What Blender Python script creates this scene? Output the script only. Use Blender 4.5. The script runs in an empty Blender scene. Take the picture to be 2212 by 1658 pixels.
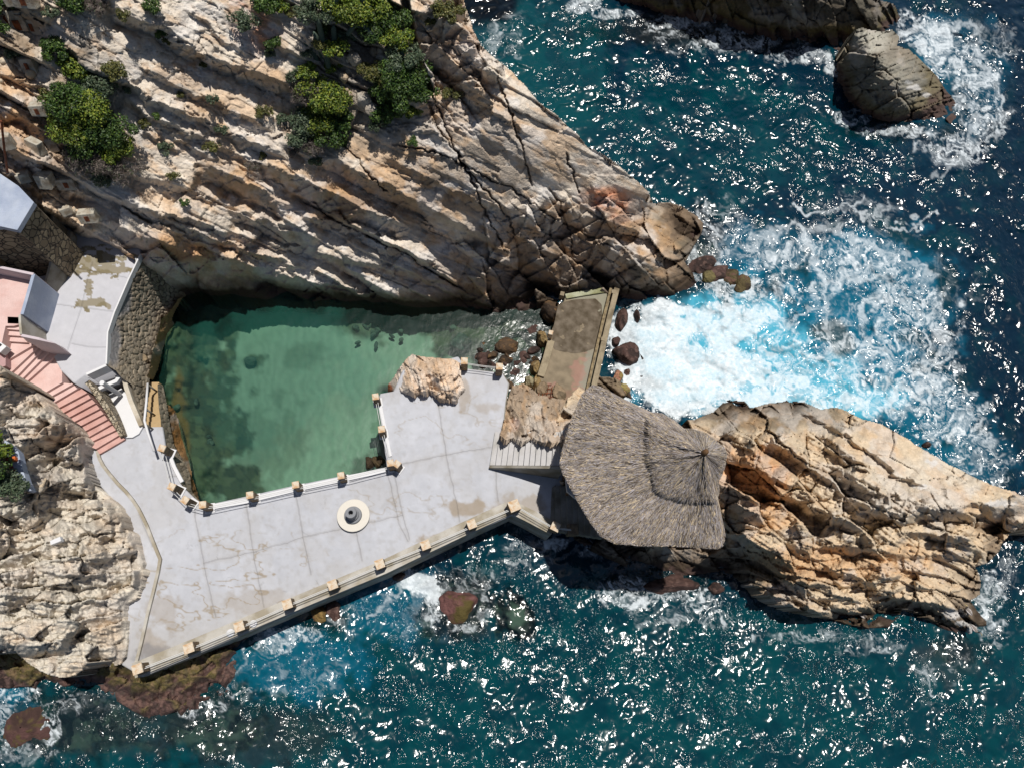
import bpy, math
import numpy as np
from mathutils import Matrix, Vector

SC = bpy.context.scene
COL = SC.collection
# ---------------------------------------------------------------- camera
# picture frame units: 2212 x 1658, focal length 1475 of them (24 mm lens)
FW, FH, FL = 2212.0, 1658.0, 1475.0
HC = 34.5
_U = np.array([106.0, 521.0, 1475.0]); _U /= np.linalg.norm(_U)
_X = np.array([1.0, 0, 0]) - _U * _U[0]; _X /= np.linalg.norm(_X)
_Y = np.cross(_U, _X)
RM = np.array([_X, _Y, _U])            # camera -> world
cam = bpy.data.cameras.new('camera')
cam.lens = 24.0; cam.sensor_width = 36.0; cam.sensor_fit = 'HORIZONTAL'
cam.lens = 36.0 * FL / FW
cam.clip_start = 0.5; cam.clip_end = 3000
camo = bpy.data.objects.new('camera', cam); COL.objects.link(camo)
camo.matrix_world = Matrix.Translation(Vector((0, 0, HC))) @ Matrix(RM.tolist()).to_4x4()
SC.camera = camo
# ---------------------------------------------------------------- light
SUN = Vector((0.13, 0.215, 0.97)).normalized()
sl = bpy.data.lights.new('sun', 'SUN'); sl.energy = 5.0; sl.angle = math.radians(0.5); sl.color = (1.0, 0.955, 0.89)
so = bpy.data.objects.new('sun', sl); COL.objects.link(so)
so.rotation_euler = SUN.to_track_quat('Z', 'Y').to_euler()
W = bpy.data.worlds.new('World'); SC.world = W; W.use_nodes = True
wt = W.node_tree; bg = wt.nodes['Background']
sky = wt.nodes.new('ShaderNodeTexSky'); sky.sky_type = 'NISHITA'; sky.sun_disc = False
sky.sun_elevation = math.asin(SUN.z); sky.sun_rotation = math.atan2(SUN.x, SUN.y)
wt.links.new(sky.outputs[0], bg.inputs[0]); bg.inputs[1].default_value = 0.055
SC.view_settings.view_transform = 'Standard'; SC.view_settings.look = 'None'
SC.view_settings.exposure = 0.0; SC.view_settings.gamma = 1.0
SC.cycles.max_bounces = 6; SC.cycles.transparent_max_bounces = 12
SC.cycles.caustics_reflective = False; SC.cycles.caustics_refractive = False
# ---------------------------------------------------------------- maths
def ray(px, py):
    r = np.stack([(np.asarray(px, float) - FW / 2) / FL, -(np.asarray(py, float) - FH / 2) / FL, -np.ones_like(np.asarray(px, float))], -1)
    return r @ RM.T
def P(px, py, z):
    r = ray(px, py); t = (HC - np.asarray(z, float)) / (-r[..., 2])
    return np.array([0, 0, HC]) + r * t[..., None]
def PT(px, py, z, dt):
    r = ray(px, py); t = (HC - z) / (-r[..., 2]) + dt
    return np.array([0, 0, HC]) + r * t[..., None]
def proj(p):
    p = np.asarray(p, float); v = (p - np.array([0, 0, HC])) @ RM
    return FW / 2 + FL * v[..., 0] / -v[..., 2], FH / 2 - FL * v[..., 1] / -v[..., 2]
RG = np.random.default_rng(7)
_T = RG.random((257, 257))
_T[256, :] = _T[0, :]; _T[:, 256] = _T[:, 0]
def vn(x, y, s=0):
    x = np.asarray(x) + s * 17.31; y = np.asarray(y) + s * 9.73
    xi = np.floor(x).astype(int); yi = np.floor(y).astype(int)
    fx = x - xi; fy = y - yi; fx = fx * fx * (3 - 2 * fx); fy = fy * fy * (3 - 2 * fy)
    xi &= 255; yi &= 255
    a = _T[yi, xi]; b = _T[yi, xi + 1]; c = _T[yi + 1, xi]; d = _T[yi + 1, xi + 1]
    return (a + (b - a) * fx) * (1 - fy) + (c + (d - c) * fx) * fy
def fbm(x, y, o=4, s=0, g=0.5):
    r = 0.0; a = 1.0; t = 0.0
    for i in range(o):
        r = r + a * vn(x * 2 ** i, y * 2 ** i, s + i * 3.1); t += a; a *= g
    return r / t
def ss(a, b, x):
    t = np.clip((x - a) / (b - a + 1e-9), 0, 1); return t * t * (3 - 2 * t)
def hsh(i, j, s):
    return _T[(j * 7 + s * 13) & 255, (i * 3 + j * 5 + s * 29) & 255]
def vor(a, b, s=1, jit=0.9):
    """cell noise: returns F1, F2-F1, id-random 1..3, local offset to the cell centre"""
    ai = np.floor(a).astype(int); bi = np.floor(b).astype(int)
    f1 = np.full(a.shape, 9.0); f2 = np.full(a.shape, 9.0)
    ci = np.zeros(a.shape, int); cj = np.zeros(a.shape, int); ox = np.zeros(a.shape); oy = np.zeros(a.shape)
    for dj in (-1, 0, 1):
        for di in (-1, 0, 1):
            I = ai + di; J = bi + dj
            cx = I + 0.5 + jit * (hsh(I, J, s) - 0.5); cy = J + 0.5 + jit * (hsh(I, J, s + 5) - 0.5)
            dx = a - cx; dy = b - cy; d = np.sqrt(dx * dx + dy * dy)
            n = d < f1
            f2 = np.where(n, f1, np.minimum(f2, d))
            f1 = np.where(n, d, f1); ci = np.where(n, I, ci); cj = np.where(n, J, cj)
            ox = np.where(n, dx, ox); oy = np.where(n, dy, oy)
    return f1, f2 - f1, hsh(ci, cj, s + 9), hsh(ci, cj, s + 14), hsh(ci, cj, s + 21), ox, oy
def lin(c):
    c = np.asarray(c, float) / 255.0
    return np.where(c <= 0.04045, c / 12.92, ((c + 0.055) / 1.055) ** 2.4)
def A(r, g, b, k=1.55):
    """colour as it looks sunlit in the picture -> albedo"""
    return lin((r, g, b)) / k
def inpoly(poly, x, y):
    poly = np.asarray(poly, float); r = np.zeros(np.shape(x), bool); n = len(poly)
    for i in range(n):
        x1, y1 = poly[i]; x2, y2 = poly[(i + 1) % n]
        if y1 == y2: continue
        c = ((y1 > y) != (y2 > y)) & (x < (x2 - x1) * (y - y1) / (y2 - y1) + x1)
        r ^= c
    return r
def segd(pts, x, y):
    """distance to polyline, signed side (positive below/right of travel), fraction along"""
    pts = np.asarray(pts, float); L = np.hypot(*(pts[1:] - pts[:-1]).T); cum = np.concatenate([[0], np.cumsum(L)])
    best = np.full(np.shape(x), 1e9); side = np.zeros(np.shape(x)); fr = np.zeros(np.shape(x))
    for i in range(len(pts) - 1):
        d = (pts[i + 1] - pts[i]) / L[i]
        rx = x - pts[i][0]; ry = y - pts[i][1]
        s = np.clip(rx * d[0] + ry * d[1], 0, L[i])
        ex = rx - s * d[0]; ey = ry - s * d[1]; dd = np.hypot(ex, ey)
        n = dd < best
        best = np.where(n, dd, best); side = np.where(n, np.sign(-rx * d[1] + ry * d[0]), side)
        fr = np.where(n, (cum[i] + s) / cum[-1], fr)
    return best, side, fr, cum[-1]
def rbf(cps):
    c = np.asarray(cps, float); n = len(c); q = c[:, :2] / 100.0
    D = np.hypot(q[:, None, 0] - q[None, :, 0], q[:, None, 1] - q[None, :, 1])
    M = np.zeros((n + 3, n + 3)); M[:n, :n] = D + np.eye(n) * -0.02
    M[:n, n] = 1; M[:n, n + 1:] = q; M[n, :n] = 1; M[n + 1:, :n] = q.T
    w = np.linalg.solve(M, np.concatenate([c[:, 2], [0, 0, 0]]))
    def f(x, y):
        x = np.asarray(x, float) / 100; y = np.asarray(y, float) / 100
        r = w[n] + w[n + 1] * x + w[n + 2] * y
        for i in range(n): r = r + w[i] * np.hypot(x - q[i, 0], y - q[i, 1])
        return r
    return f
# ---------------------------------------------------------------- objects
def tag(o, label=None, cat=None, group=None, kind=None):
    if cat and not kind: kind = 'thing'
    if label: o['label'] = label
    if cat: o['category'] = cat
    if group: o['group'] = group
    if kind: o['kind'] = kind
    return o
def empty(name, loc=(0, 0, 0), label=None, cat=None, group=None, kind=None):
    o = bpy.data.objects.new(name, None); COL.objects.link(o); o.location = [float(v) for v in loc]
    o.empty_display_size = 0.2
    return tag(o, label, cat, group, kind)
def mesh_obj(name, V, F, mat=None, parent=None, smooth=False, cols=None, attrs=None):
    """V (n,3) world coordinates; F (m,4) or (m,3) int array or list of lists"""
    V = np.asarray(V, float)
    off = np.zeros(3)
    if parent is not None:
        q_ = parent
        while q_ is not None: off = off + np.array(q_.location); q_ = q_.parent
    elif len(V): off = np.array([V[:, 0].mean(), V[:, 1].mean(), V[:, 2].min()])
    me = bpy.data.meshes.new(name)
    if isinstance(F, np.ndarray):
        k = F.shape[1]; m = len(F)
        me.vertices.add(len(V)); me.vertices.foreach_set('co', (V - off).astype(np.float32).ravel())
        me.loops.add(m * k); me.loops.foreach_set('vertex_index', F.astype(np.int32).ravel())
        me.polygons.add(m); me.polygons.foreach_set('loop_start', np.arange(0, m * k, k, dtype=np.int32))
        me.update(calc_edges=True)
    else:
        me.from_pydata((V - off).tolist(), [], F); me.update()
    if smooth:
        me.polygons.foreach_set('use_smooth', np.ones(len(me.polygons), bool))
    if cols is not None:
        a = me.color_attributes.new('Col', 'FLOAT_COLOR', 'POINT')
        c = np.ones((len(V), 4), np.float32); c[:, :3] = cols; a.data.foreach_set('color', c.ravel())
    for nme, arr in (attrs or {}).items():
        a = me.attributes.new(nme, 'FLOAT', 'POINT'); a.data.foreach_set('value', np.asarray(arr, np.float32))
    me.validate()
    o = bpy.data.objects.new(name, me); COL.objects.link(o)
    if mat: me.materials.append(mat)
    if parent is not None: o.parent = parent
    else: o.location = off
    return o
class MB:
    def __init__(s): s.v = []; s.f = []; s.n = 0
    def add(s, V, F):
        s.v.append(np.asarray(V, float)); s.f += [[i + s.n for i in f] for f in F]; s.n += len(V)
    def prism(s, base, top):
        n = len(base); s.add(list(base) + list(top), [list(range(n))[::-1], list(range(n, 2 * n))] + [[i, (i + 1) % n, n + (i + 1) % n, n + i] for i in range(n)])
    def box(s, c, size, R=None, taper=1.0, jit=0.0):
        q = np.array([[x, y, z] for z in (-.5, .5) for x, y in ((-.5, -.5), (.5, -.5), (.5, .5), (-.5, .5))]) * np.array(size)
        q[4:, :2] *= taper
        if jit: q += RG.uniform(-jit, jit, q.shape)
        if R is not None: q = q @ np.asarray(R).T
        q += np.array(c); s.prism(q[:4], q[4:])
    def tube(s, pts, rad, n=8, cap=True):
        pts = np.asarray(pts, float); m = len(pts); rad = np.broadcast_to(rad, (m,))
        V = []; 
        for i in range(m):
            d = pts[min(i + 1, m - 1)] - pts[max(i - 1, 0)]; d = d / (np.linalg.norm(d) + 1e-9)
            a = np.cross(d, [0, 0, 1.0]) if abs(d[2]) < 0.9 else np.cross(d, [1.0, 0, 0])
            a /= np.linalg.norm(a); b = np.cross(d, a)
            for k in range(n):
                t = 2 * math.pi * k / n; V.append(pts[i] + rad[i] * (math.cos(t) * a + math.sin(t) * b))
        F = [[i * n + k, i * n + (k + 1) % n, (i + 1) * n + (k + 1) % n, (i + 1) * n + k] for i in range(m - 1) for k in range(n)]
        if cap: F += [list(range(n)), list(range((m - 1) * n, m * n))[::-1]]
        s.add(V, F)
    def lathe(s, c, prof, n=40):
        V = [[c[0] + r * math.cos(2 * math.pi * k / n), c[1] + r * math.sin(2 * math.pi * k / n), c[2] + z] for r, z in prof for k in range(n)]
        m = len(prof)
        s.add(V, [[i * n + k, i * n + (k + 1) % n, (i + 1) * n + (k + 1) % n, (i + 1) * n + k] for i in range(m - 1) for k in range(n)])
    def build(s, name, mat, parent=None, smooth=False, bevel=0.0):
        o = mesh_obj(name, np.concatenate(s.v), s.f, mat, parent, smooth)
        import bmesh
        bm = bmesh.new(); bm.from_mesh(o.data); bmesh.ops.recalc_face_normals(bm, faces=bm.faces)
        if bevel: bmesh.ops.bevel(bm, geom=[e for e in bm.edges], offset=bevel, segments=2, affect='EDGES', profile=0.6)
        bm.to_mesh(o.data); bm.free()
        return o
def rotz(a):
    c, s = math.cos(a), math.sin(a); return np.array([[c, -s, 0], [s, c, 0], [0, 0, 1]])
# ---------------------------------------------------------------- materials
def nmat(name):
    m = bpy.data.materials.new(name); m.use_nodes = True
    return m, m.node_tree.nodes, m.node_tree.links, m.node_tree.nodes['Principled BSDF']
def surf(name, col=None, rough=0.85, var=0.18, scale=3.0, bump=0.35, bdist=0.02, attr=False, spec=0.3, fine=22.0, col2=None, cscale=1.2):
    """procedural surface: base colour (or Col attribute) broken up by two noises, plus bump"""
    m, N, L, B = nmat(name)
    tc = N.new('ShaderNodeTexCoord')
    n1 = N.new('ShaderNodeTexNoise'); n1.inputs['Scale'].default_value = scale; n1.inputs['Detail'].default_value = 6; n1.inputs['Roughness'].default_value = 0.65
    n2 = N.new('ShaderNodeTexNoise'); n2.inputs['Scale'].default_value = fine; n2.inputs['Detail'].default_value = 5
    L.new(tc.outputs['Object'], n1.inputs['Vector']); L.new(tc.outputs['Object'], n2.inputs['Vector'])
    if attr:
        a = N.new('ShaderNodeAttribute'); a.attribute_name = 'Col'; src = a.outputs['Color']
    else:
        r = N.new('ShaderNodeRGB'); r.outputs[0].default_value = (*[float(v) for v in col], 1); src = r.outputs[0]
        if col2 is not None:
            n3 = N.new('ShaderNodeTexNoise'); n3.inputs['Scale'].default_value = cscale; n3.inputs['Detail'].default_value = 5
            L.new(tc.outputs['Object'], n3.inputs['Vector'])
            mp = N.new('ShaderNodeMapRange'); mp.inputs[1].default_value = 0.42; mp.inputs[2].default_value = 0.62
            L.new(n3.outputs[0], mp.inputs[0])
            mx = N.new('ShaderNodeMix'); mx.data_type = 'RGBA'; L.new(mp.outputs[0], mx.inputs[0]); L.new(src, mx.inputs[6])
            mx.inputs[7].default_value = (*[float(v) for v in col2], 1); src = mx.outputs[2]
    ad = N.new('ShaderNodeMath'); ad.operation = 'ADD'; L.new(n1.outputs[0], ad.inputs[0]); L.new(n2.outputs[0], ad.inputs[1])
    mr = N.new('ShaderNodeMapRange'); mr.inputs[1].default_value = 0.6; mr.inputs[2].default_value = 1.4
    mr.inputs[3].default_value = 1 - var; mr.inputs[4].default_value = 1 + var
    L.new(ad.outputs[0], mr.inputs[0])
    mu = N.new('ShaderNodeVectorMath'); mu.operation = 'SCALE'; L.new(src, mu.inputs[0]); L.new(mr.outputs[0], mu.inputs['Scale'])
    L.new(mu.outputs[0], B.inputs['Base Color'])
    bp = N.new('ShaderNodeBump'); bp.inputs['Strength'].default_value = bump; bp.inputs['Distance'].default_value = bdist
    L.new(ad.outputs[0], bp.inputs['Height']); L.new(bp.outputs[0], B.inputs['Normal'])
    B.inputs['Roughness'].default_value = rough; B.inputs['Specular IOR Level'].default_value = spec
    return m
M = {}
M['rock'] = surf('rock', attr=True, var=0.2, scale=2.5, fine=14, bump=0.7, bdist=0.06)
M['concrete'] = surf('concrete', attr=True, var=0.07, scale=4, fine=60, bump=0.25, bdist=0.01)
M['masonry'] = surf('masonry', attr=True, var=0.15, scale=5, fine=30, bump=0.4, bdist=0.02)
M['sand'] = surf('sand', attr=True, var=0.06, scale=4, fine=30, bump=0.3, bdist=0.02)
M['conc'] = surf('cast_concrete', A(205, 200, 190), var=0.12, col2=A(170, 160, 140), scale=3)
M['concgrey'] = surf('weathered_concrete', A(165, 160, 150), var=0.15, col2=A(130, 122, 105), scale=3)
M['conctan'] = surf('tan_concrete', A(168, 154, 128), var=0.25, col2=A(122, 108, 86), scale=3)
M['white'] = surf('white_paint', A(238, 238, 240, 1.5), var=0.06, scale=2, bump=0.15)
M['bluewhite'] = surf('bluish_limewash', A(170, 182, 205), var=0.12, scale=2, bump=0.3, col2=A(190, 200, 218))
M['pink'] = surf('pink_paint', A(238, 206, 199), var=0.1, scale=3, col2=A(228, 190, 182))
M['pinkdeep'] = surf('worn_red_paint', A(212, 165, 154), var=0.14, scale=3, col2=A(226, 184, 174))
M['pillar'] = surf('pillar_stone_face', A(150, 128, 100), var=0.35, scale=7, fine=30, bump=0.8, bdist=0.03, col2=A(110, 95, 80), cscale=5)
M['cap'] = surf('pillar_cap_stone', A(234, 220, 198), var=0.14, scale=4, col2=A(212, 172, 128), cscale=5, bump=0.4)
M['rope'] = surf('white_cable', A(235, 235, 232), var=0.04)
M['rust'] = surf('rusted_iron', A(150, 85, 50), var=0.3, scale=8, col2=A(100, 55, 35), cscale=6)
M['block'] = surf('broken_concrete', A(205, 198, 182), var=0.2, scale=5, fine=25, bump=0.7, bdist=0.03, col2=A(165, 150, 130), cscale=4)
M['leaf'] = surf('leaves', attr=True, var=0.1, bump=0, rough=0.55, spec=0.4)
M['bark'] = surf('bark', A(120, 108, 98), var=0.25, bump=0.4)
M['cactus'] = surf('cactus_skin', A(88, 104, 92), var=0.2, bump=0.3)
M['strand'] = surf('thatch_strands', attr=True, var=0.12, bump=0, rough=0.8)
M['thatch'] = surf('thatch_bed', A(110, 98, 84), var=0.3, fine=40)
M['wood'] = surf('pole_wood', A(120, 90, 60), var=0.25)
M['red'] = surf('red_paint', A(150, 45, 45), var=0.15)
M['dark'] = surf('dark_plastic', A(60, 60, 62), var=0.1)
def add_translucency(m, k=0.25):
    N = m.node_tree.nodes; L = m.node_tree.links; B = N['Principled BSDF']
    src = B.inputs['Base Color'].links[0].from_socket
    t = N.new('ShaderNodeBsdfTranslucent'); L.new(src, t.inputs[0])
    mx = N.new('ShaderNodeMixShader'); mx.inputs[0].default_value = k
    L.new(B.outputs[0], mx.inputs[1]); L.new(t.outputs[0], mx.inputs[2]); L.new(mx.outputs[0], N['Material Output'].inputs['Surface'])
add_translucency(M['leaf'])
def stonemat(name, c1, c2, scale, mortar=(60, 54, 46)):
    m, N, L, B = nmat(name); tc = N.new('ShaderNodeTexCoord')
    nz = N.new('ShaderNodeTexNoise'); nz.inputs['Scale'].default_value = 3; L.new(tc.outputs['Object'], nz.inputs['Vector'])
    ml = N.new('ShaderNodeVectorMath'); ml.operation = 'MULTIPLY_ADD'; ml.inputs[1].default_value = (.25, .25, .25); L.new(nz.outputs['Color'], ml.inputs[0]); L.new(tc.outputs['Object'], ml.inputs[2])
    v = N.new('ShaderNodeTexVoronoi'); v.inputs['Scale'].default_value = scale; L.new(ml.outputs[0], v.inputs['Vector'])
    e = N.new('ShaderNodeTexVoronoi'); e.feature = 'DISTANCE_TO_EDGE'; e.inputs['Scale'].default_value = scale; L.new(ml.outputs[0], e.inputs['Vector'])
    sp = N.new('ShaderNodeSeparateColor'); L.new(v.outputs['Color'], sp.inputs[0])
    mx = N.new('ShaderNodeMix'); mx.data_type = 'RGBA'; L.new(sp.outputs[0], mx.inputs[0]); mx.inputs[6].default_value = (*c1, 1); mx.inputs[7].default_value = (*c2, 1)
    mr = N.new('ShaderNodeMapRange'); mr.inputs[1].default_value = .02; mr.inputs[2].default_value = .09; L.new(e.outputs['Distance'], mr.inputs[0])
    m2 = N.new('ShaderNodeMix'); m2.data_type = 'RGBA'; L.new(mr.outputs[0], m2.inputs[0]); m2.inputs[6].default_value = (*A(*mortar), 1); L.new(mx.outputs[2], m2.inputs[7]); L.new(m2.outputs[2], B.inputs['Base Color'])
    bp = N.new('ShaderNodeBump'); bp.inputs['Strength'].default_value = 1; bp.inputs['Distance'].default_value = .05; L.new(mr.outputs[0], bp.inputs['Height']); L.new(bp.outputs[0], B.inputs['Normal']); B.inputs['Roughness'].default_value = .9
    return m
# ---------------------------------------------------------------- sheet builder
SHEETS = {}
def sheet(name, poly, zf, mat, step=2.0, dt=None, color=None, skirt=None, smooth=False, snap=True, label=None, cat=None, kind='structure', post=None, parent=None, wob=0.0, attrs=None, group=None):
    """a surface traced outline and all: every vertex gets its own height (zf) and fine relief (dt, metres along the sight line)"""
    poly = np.asarray(poly, float)
    x0, y0 = poly.min(0) - step; x1, y1 = poly.max(0) + step
    gx = np.arange(x0, x1 + step, step); gy = np.arange(y0, y1 + step, step)
    X, Y = np.meshgrid(gx, gy); H, Wd = X.shape
    if wob:
        wx = X + (fbm(X / 22, Y / 22, 3, 41) - .5) * wob * 2; wy = Y + (fbm(X / 22, Y / 22, 3, 57) - .5) * wob * 2
        ins = inpoly(poly, wx, wy)
    else: ins = inpoly(poly, X, Y)
    q = ins[:-1, :-1] & ins[1:, :-1] & ins[:-1, 1:] & ins[1:, 1:]
    use = np.zeros_like(ins); use[:-1, :-1] |= q; use[1:, :-1] |= q; use[:-1, 1:] |= q; use[1:, 1:] |= q
    cnt = np.zeros(ins.shape, int); cnt[:-1, :-1] += q; cnt[1:, :-1] += q; cnt[:-1, 1:] += q; cnt[1:, 1:] += q
    idx = -np.ones(ins.shape, int); idx[use] = np.arange(use.sum())
    bnd = (cnt[use] < 4)
    px = X[use].copy(); py = Y[use].copy()
    if snap and not wob:
        bx, by = px[bnd], py[bnd]; best = np.full(bx.shape, 1e9); nx = bx.copy(); ny = by.copy(); n = len(poly)
        for i in range(n):
            a = poly[i]; b = poly[(i + 1) % n]; d = b - a; Ls = (d @ d)
            if Ls < 1e-9: continue
            s = np.clip(((bx - a[0]) * d[0] + (by - a[1]) * d[1]) / Ls, 0, 1)
            qx = a[0] + s * d[0]; qy = a[1] + s * d[1]; dd = np.hypot(bx - qx, by - qy)
            m = dd < best; best = np.where(m, dd, best); nx = np.where(m, qx, nx); ny = np.where(m, qy, ny)
        dc = np.hypot(nx[:, None] - poly[None, :, 0], ny[:, None] - poly[None, :, 1]); k = dc.argmin(1); close = dc[np.arange(len(k)), k] < step * 0.75
        nx = np.where(close, poly[k, 0], nx); ny = np.where(close, poly[k, 1], ny)
        px[bnd] = nx; py[bnd] = ny
    z = zf(px, py) if callable(zf) else np.full(px.shape, float(zf))
    d = dt(px, py, z) if dt is not None else 0.0
    V = PT(px, py, z, d)
    if post is not None: V = post(V, px, py)
    iy, ix = np.nonzero(q)
    F = np.stack([idx[iy, ix], idx[iy + 1, ix], idx[iy + 1, ix + 1], idx[iy, ix + 1]], 1)
    C = color(px, py, V) if color is not None else None
    at = attrs(px, py, V) if attrs is not None else {}
    SHEETS[name] = (x0, y0, step, idx, V)
    if skirt is not None:
        n0 = len(V)
        E = []
        qq = np.pad(q, 1)
        up = q & ~qq[:-2, 1:-1]; dn = q & ~qq[2:, 1:-1]; lf = q & ~qq[1:-1, :-2]; rt = q & ~qq[1:-1, 2:]
        for msk, (a, b) in ((up, ((0, 0), (0, 1))), (dn, ((1, 1), (1, 0))), (lf, ((1, 0), (0, 0))), (rt, ((0, 1), (1, 1)))):
            j, i = np.nonzero(msk); E.append(np.stack([idx[j + a[0], i + a[1]], idx[j + b[0], i + b[1]]], 1))
        E = np.concatenate(E); bi = np.unique(E); mp = -np.ones(n0, int); mp[bi] = np.arange(len(bi)) + n0
        Vb = V[bi].copy()
        Vb[:, 2] = np.minimum(Vb[:, 2] - 0.02, skirt)
        F = np.concatenate([F, np.stack([E[:, 0], E[:, 1], mp[E[:, 1]], mp[E[:, 0]]], 1)])
        V = np.concatenate([V, Vb])
        if C is not None: C = np.concatenate([C, C[bi] * 0.8])
        at = {k: np.concatenate([v, v[bi]]) for k, v in at.items()}
    o = mesh_obj(name, V, F, mat, parent, smooth, C, at)
    return tag(o, label, cat, group, kind)
def surf_at(name, px, py):
    x0, y0, st, idx, V = SHEETS[name]
    i = int(np.clip(round((px - x0) / st), 0, idx.shape[1] - 1)); j = int(np.clip(round((py - y0) / st), 0, idx.shape[0] - 1))
    for r in range(0, 12):
        s = idx[max(j - r, 0):j + r + 1, max(i - r, 0):i + r + 1]; s = s[s >= 0]
        if len(s): return V[s[len(s) // 2]]
    return P(px, py, 2.0)
def mixc(c, w, col):
    return c * (1 - w[:, None]) + np.asarray(col)[None, :] * w[:, None]
def blobs(px, py, L, n=None):
    r = np.zeros(px.shape)
    for (x, y, rx, ry, *s) in L:
        d = np.hypot((px - x) / rx, (py - y) / ry)
        if n is not None: d = d + n
        r = np.maximum(r, ss(1.25, 0.65, d) * (s[0] if s else 1.0))
    return r
def bed(px, py, ang):
    a = math.radians(ang); x = px / 45.0; y = py / 45.0
    return x * math.cos(a) + y * math.sin(a), -x * math.sin(a) + y * math.cos(a)
def facets(px, py, ang, sa, sb, amp, seed, warp=0.35, crack=0.05, tilt=1.0):
    a, b = bed(px, py, ang)
    wa = (fbm(a * 1.1, b * 1.6, 3, seed) - .5) * warp * sa * .75; wb = (fbm(a * 1.1, b * 1.6, 3, seed + 7) - .5) * warp * sb * .75
    f1, e, r1, r2, r3, ox, oy = vor((a + wa) / sa, (b + wb) / sb, seed)
    d = (r1 - .5) * amp * 1.2 + tilt * amp * ((r2 - .5) * 1.8 * ox + (r3 - 0.35) * 2.2 * oy)
    return d + crack * ss(0.07, 0.0, e) * 1.0, r1, e
def strata(px, py, ang, per, seg, amp, seed, wv=1.1, drop=.11, warp=.10):
    """slanting beds broken by joints: each bed comes forward towards its lower edge and drops back sharply"""
    a, b = bed(px, py, ang)
    b = b + (fbm(a * .22, b * .35, 3, seed) - .5) * wv + (fbm(a * 2.2, b * 2.2, 3, seed + 2) - .5) * warp * per
    ph = b / per; n = np.floor(ph).astype(int); f = ph - n
    aw = a + (b / per - n) * .25 * seg * (hsh(n, n * 0 + 3, seed) - .5) * 2
    m = np.floor(aw / seg + hsh(n, n * 0, seed) * 7).astype(int)
    r = hsh(n, m, seed + 3); r2 = hsh(n, m, seed + 8)
    A_ = amp * (.15 + 1.5 * r * r)
    g = np.where(f < 1 - drop, -(f / (1 - drop)), -(1 - f) / drop)
    fa = aw / seg + hsh(n, n * 0, seed) * 7; fa = fa - np.floor(fa) - .5
    return A_ * (g + .5) + amp * .5 * (r2 - .5) + amp * .5 * (r - .5) * fa, r, r2
LAD, LBD = 75.0, 20.0
def ledges(px, py, lines, wob=3.5):
    wx = px + (fbm(px / 16, py / 16, 3, 71) - .5) * 2 * wob; wy = py + (fbm(px / 16, py / 16, 3, 83) - .5) * 2 * wob
    cr_ = vor(px / 30 + py / 90, py / 24, 17)[2]; cr2 = vor(px / 11, py / 9, 19)[2]
    wy = wy + (cr_ - .5) * 10 + (cr2 - .5) * 4
    out = np.zeros(px.shape); msk = np.zeros(px.shape)
    for ln in lines:
        pts, w, k = ln[0], ln[1], ln[2]
        La = ln[3] if len(ln) > 3 else LAD; Lb = ln[4] if len(ln) > 4 else LBD
        p = np.asarray(pts, float); m = (wx > p[:, 0].min() - 3 * Lb) & (wx < p[:, 0].max() + 3 * Lb) & (wy > p[:, 1].min() - 3 * Lb) & (wy < p[:, 1].max() + 3 * Lb + w)
        if not m.any(): continue
        d, s, fr, L = segd(p, wx[m], wy[m]); d = d * np.where(s == 0, 1, s)
        Am = k * w / 45.0
        tp = ss(0, 0.12, fr) * ss(1.0, 0.88, fr)
        ww = w * (0.35 + 0.65 * tp) * (0.7 + 0.6 * vn(wx[m] / 30, wy[m] / 30, 5)) 
        g = np.where(d < 0, -0.5 * np.exp(np.minimum(d, 0) / La), np.where(d < ww, -0.5 + d / ww, 0.5 * np.exp(-(d - ww) / Lb)))
        out[m] += Am * g * tp; msk[m] = np.maximum(msk[m], ((d > 0) & (d < ww)) * tp)
    ledges.mask = msk
    return out
# ================================================================ the big cliff
R_PALE = A(224, 211, 194); R_GREY = A(205, 196, 186); R_OR = A(210, 170, 126); R_BR = A(146, 128, 110); R_RED = A(205, 135, 95)
R_DK = A(92, 82, 70); R_WET = A(70, 55, 40); R_PUR = A(96, 74, 70); R_OLV = A(112, 100, 58); R_SAND = A(211, 203, 189)
R_WHITE = A(235, 232, 228)
def rockcol(px, py, V, ang, seed, base=R_PALE, mixes=(), wet=True, wetlev=0.55, zones=(), orr=1.0):
    a, b = bed(px, py, ang)
    C = np.tile(np.asarray(base), (len(px), 1))
    n1 = fbm(a * .35, b * .9, 5, seed); n2 = fbm(a * 1.5, b * 3.2, 4, seed + 3); n3 = fbm(a * .9, b * .9, 5, seed + 6)
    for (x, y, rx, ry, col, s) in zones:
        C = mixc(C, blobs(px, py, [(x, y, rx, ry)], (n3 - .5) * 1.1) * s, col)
    C = mixc(C, ss(.52, .68, n1) * .5 * orr, R_OR); C = mixc(C, ss(.5, .38, n3) * .6, R_GREY); C = mixc(C, ss(.54, .7, n2) * .45 * orr, R_OR * .85)
    C = mixc(C, ss(.6, .72, fbm(a * 2.5, b * 1.2, 4, seed + 9)) * .3, R_BR)
    for (col, lo, hi, s, sd) in mixes: C = mixc(C, ss(lo, hi, fbm(a * .7, b * 1.1, 4, seed + sd)) * s, col)
    C = np.minimum(C * (0.84 + 0.32 * fbm(a * 7, b * 9, 3, seed + 12))[:, None] * 1.24, .8)
    if wet:
        z = V[:, 2] + (fbm(a * 2, b * 2, 4, seed + 15) - .5) * 1.0
        C = mixc(C, ss(wetlev + 1.5, wetlev + .5, z) * .75, R_BR * .6)
        C = mixc(C, ss(wetlev + .45, wetlev, z) * .9, R_WET * .8); C = mixc(C, ss(.35, .05, z) * .7, R_PUR * .75)
    return C
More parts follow.
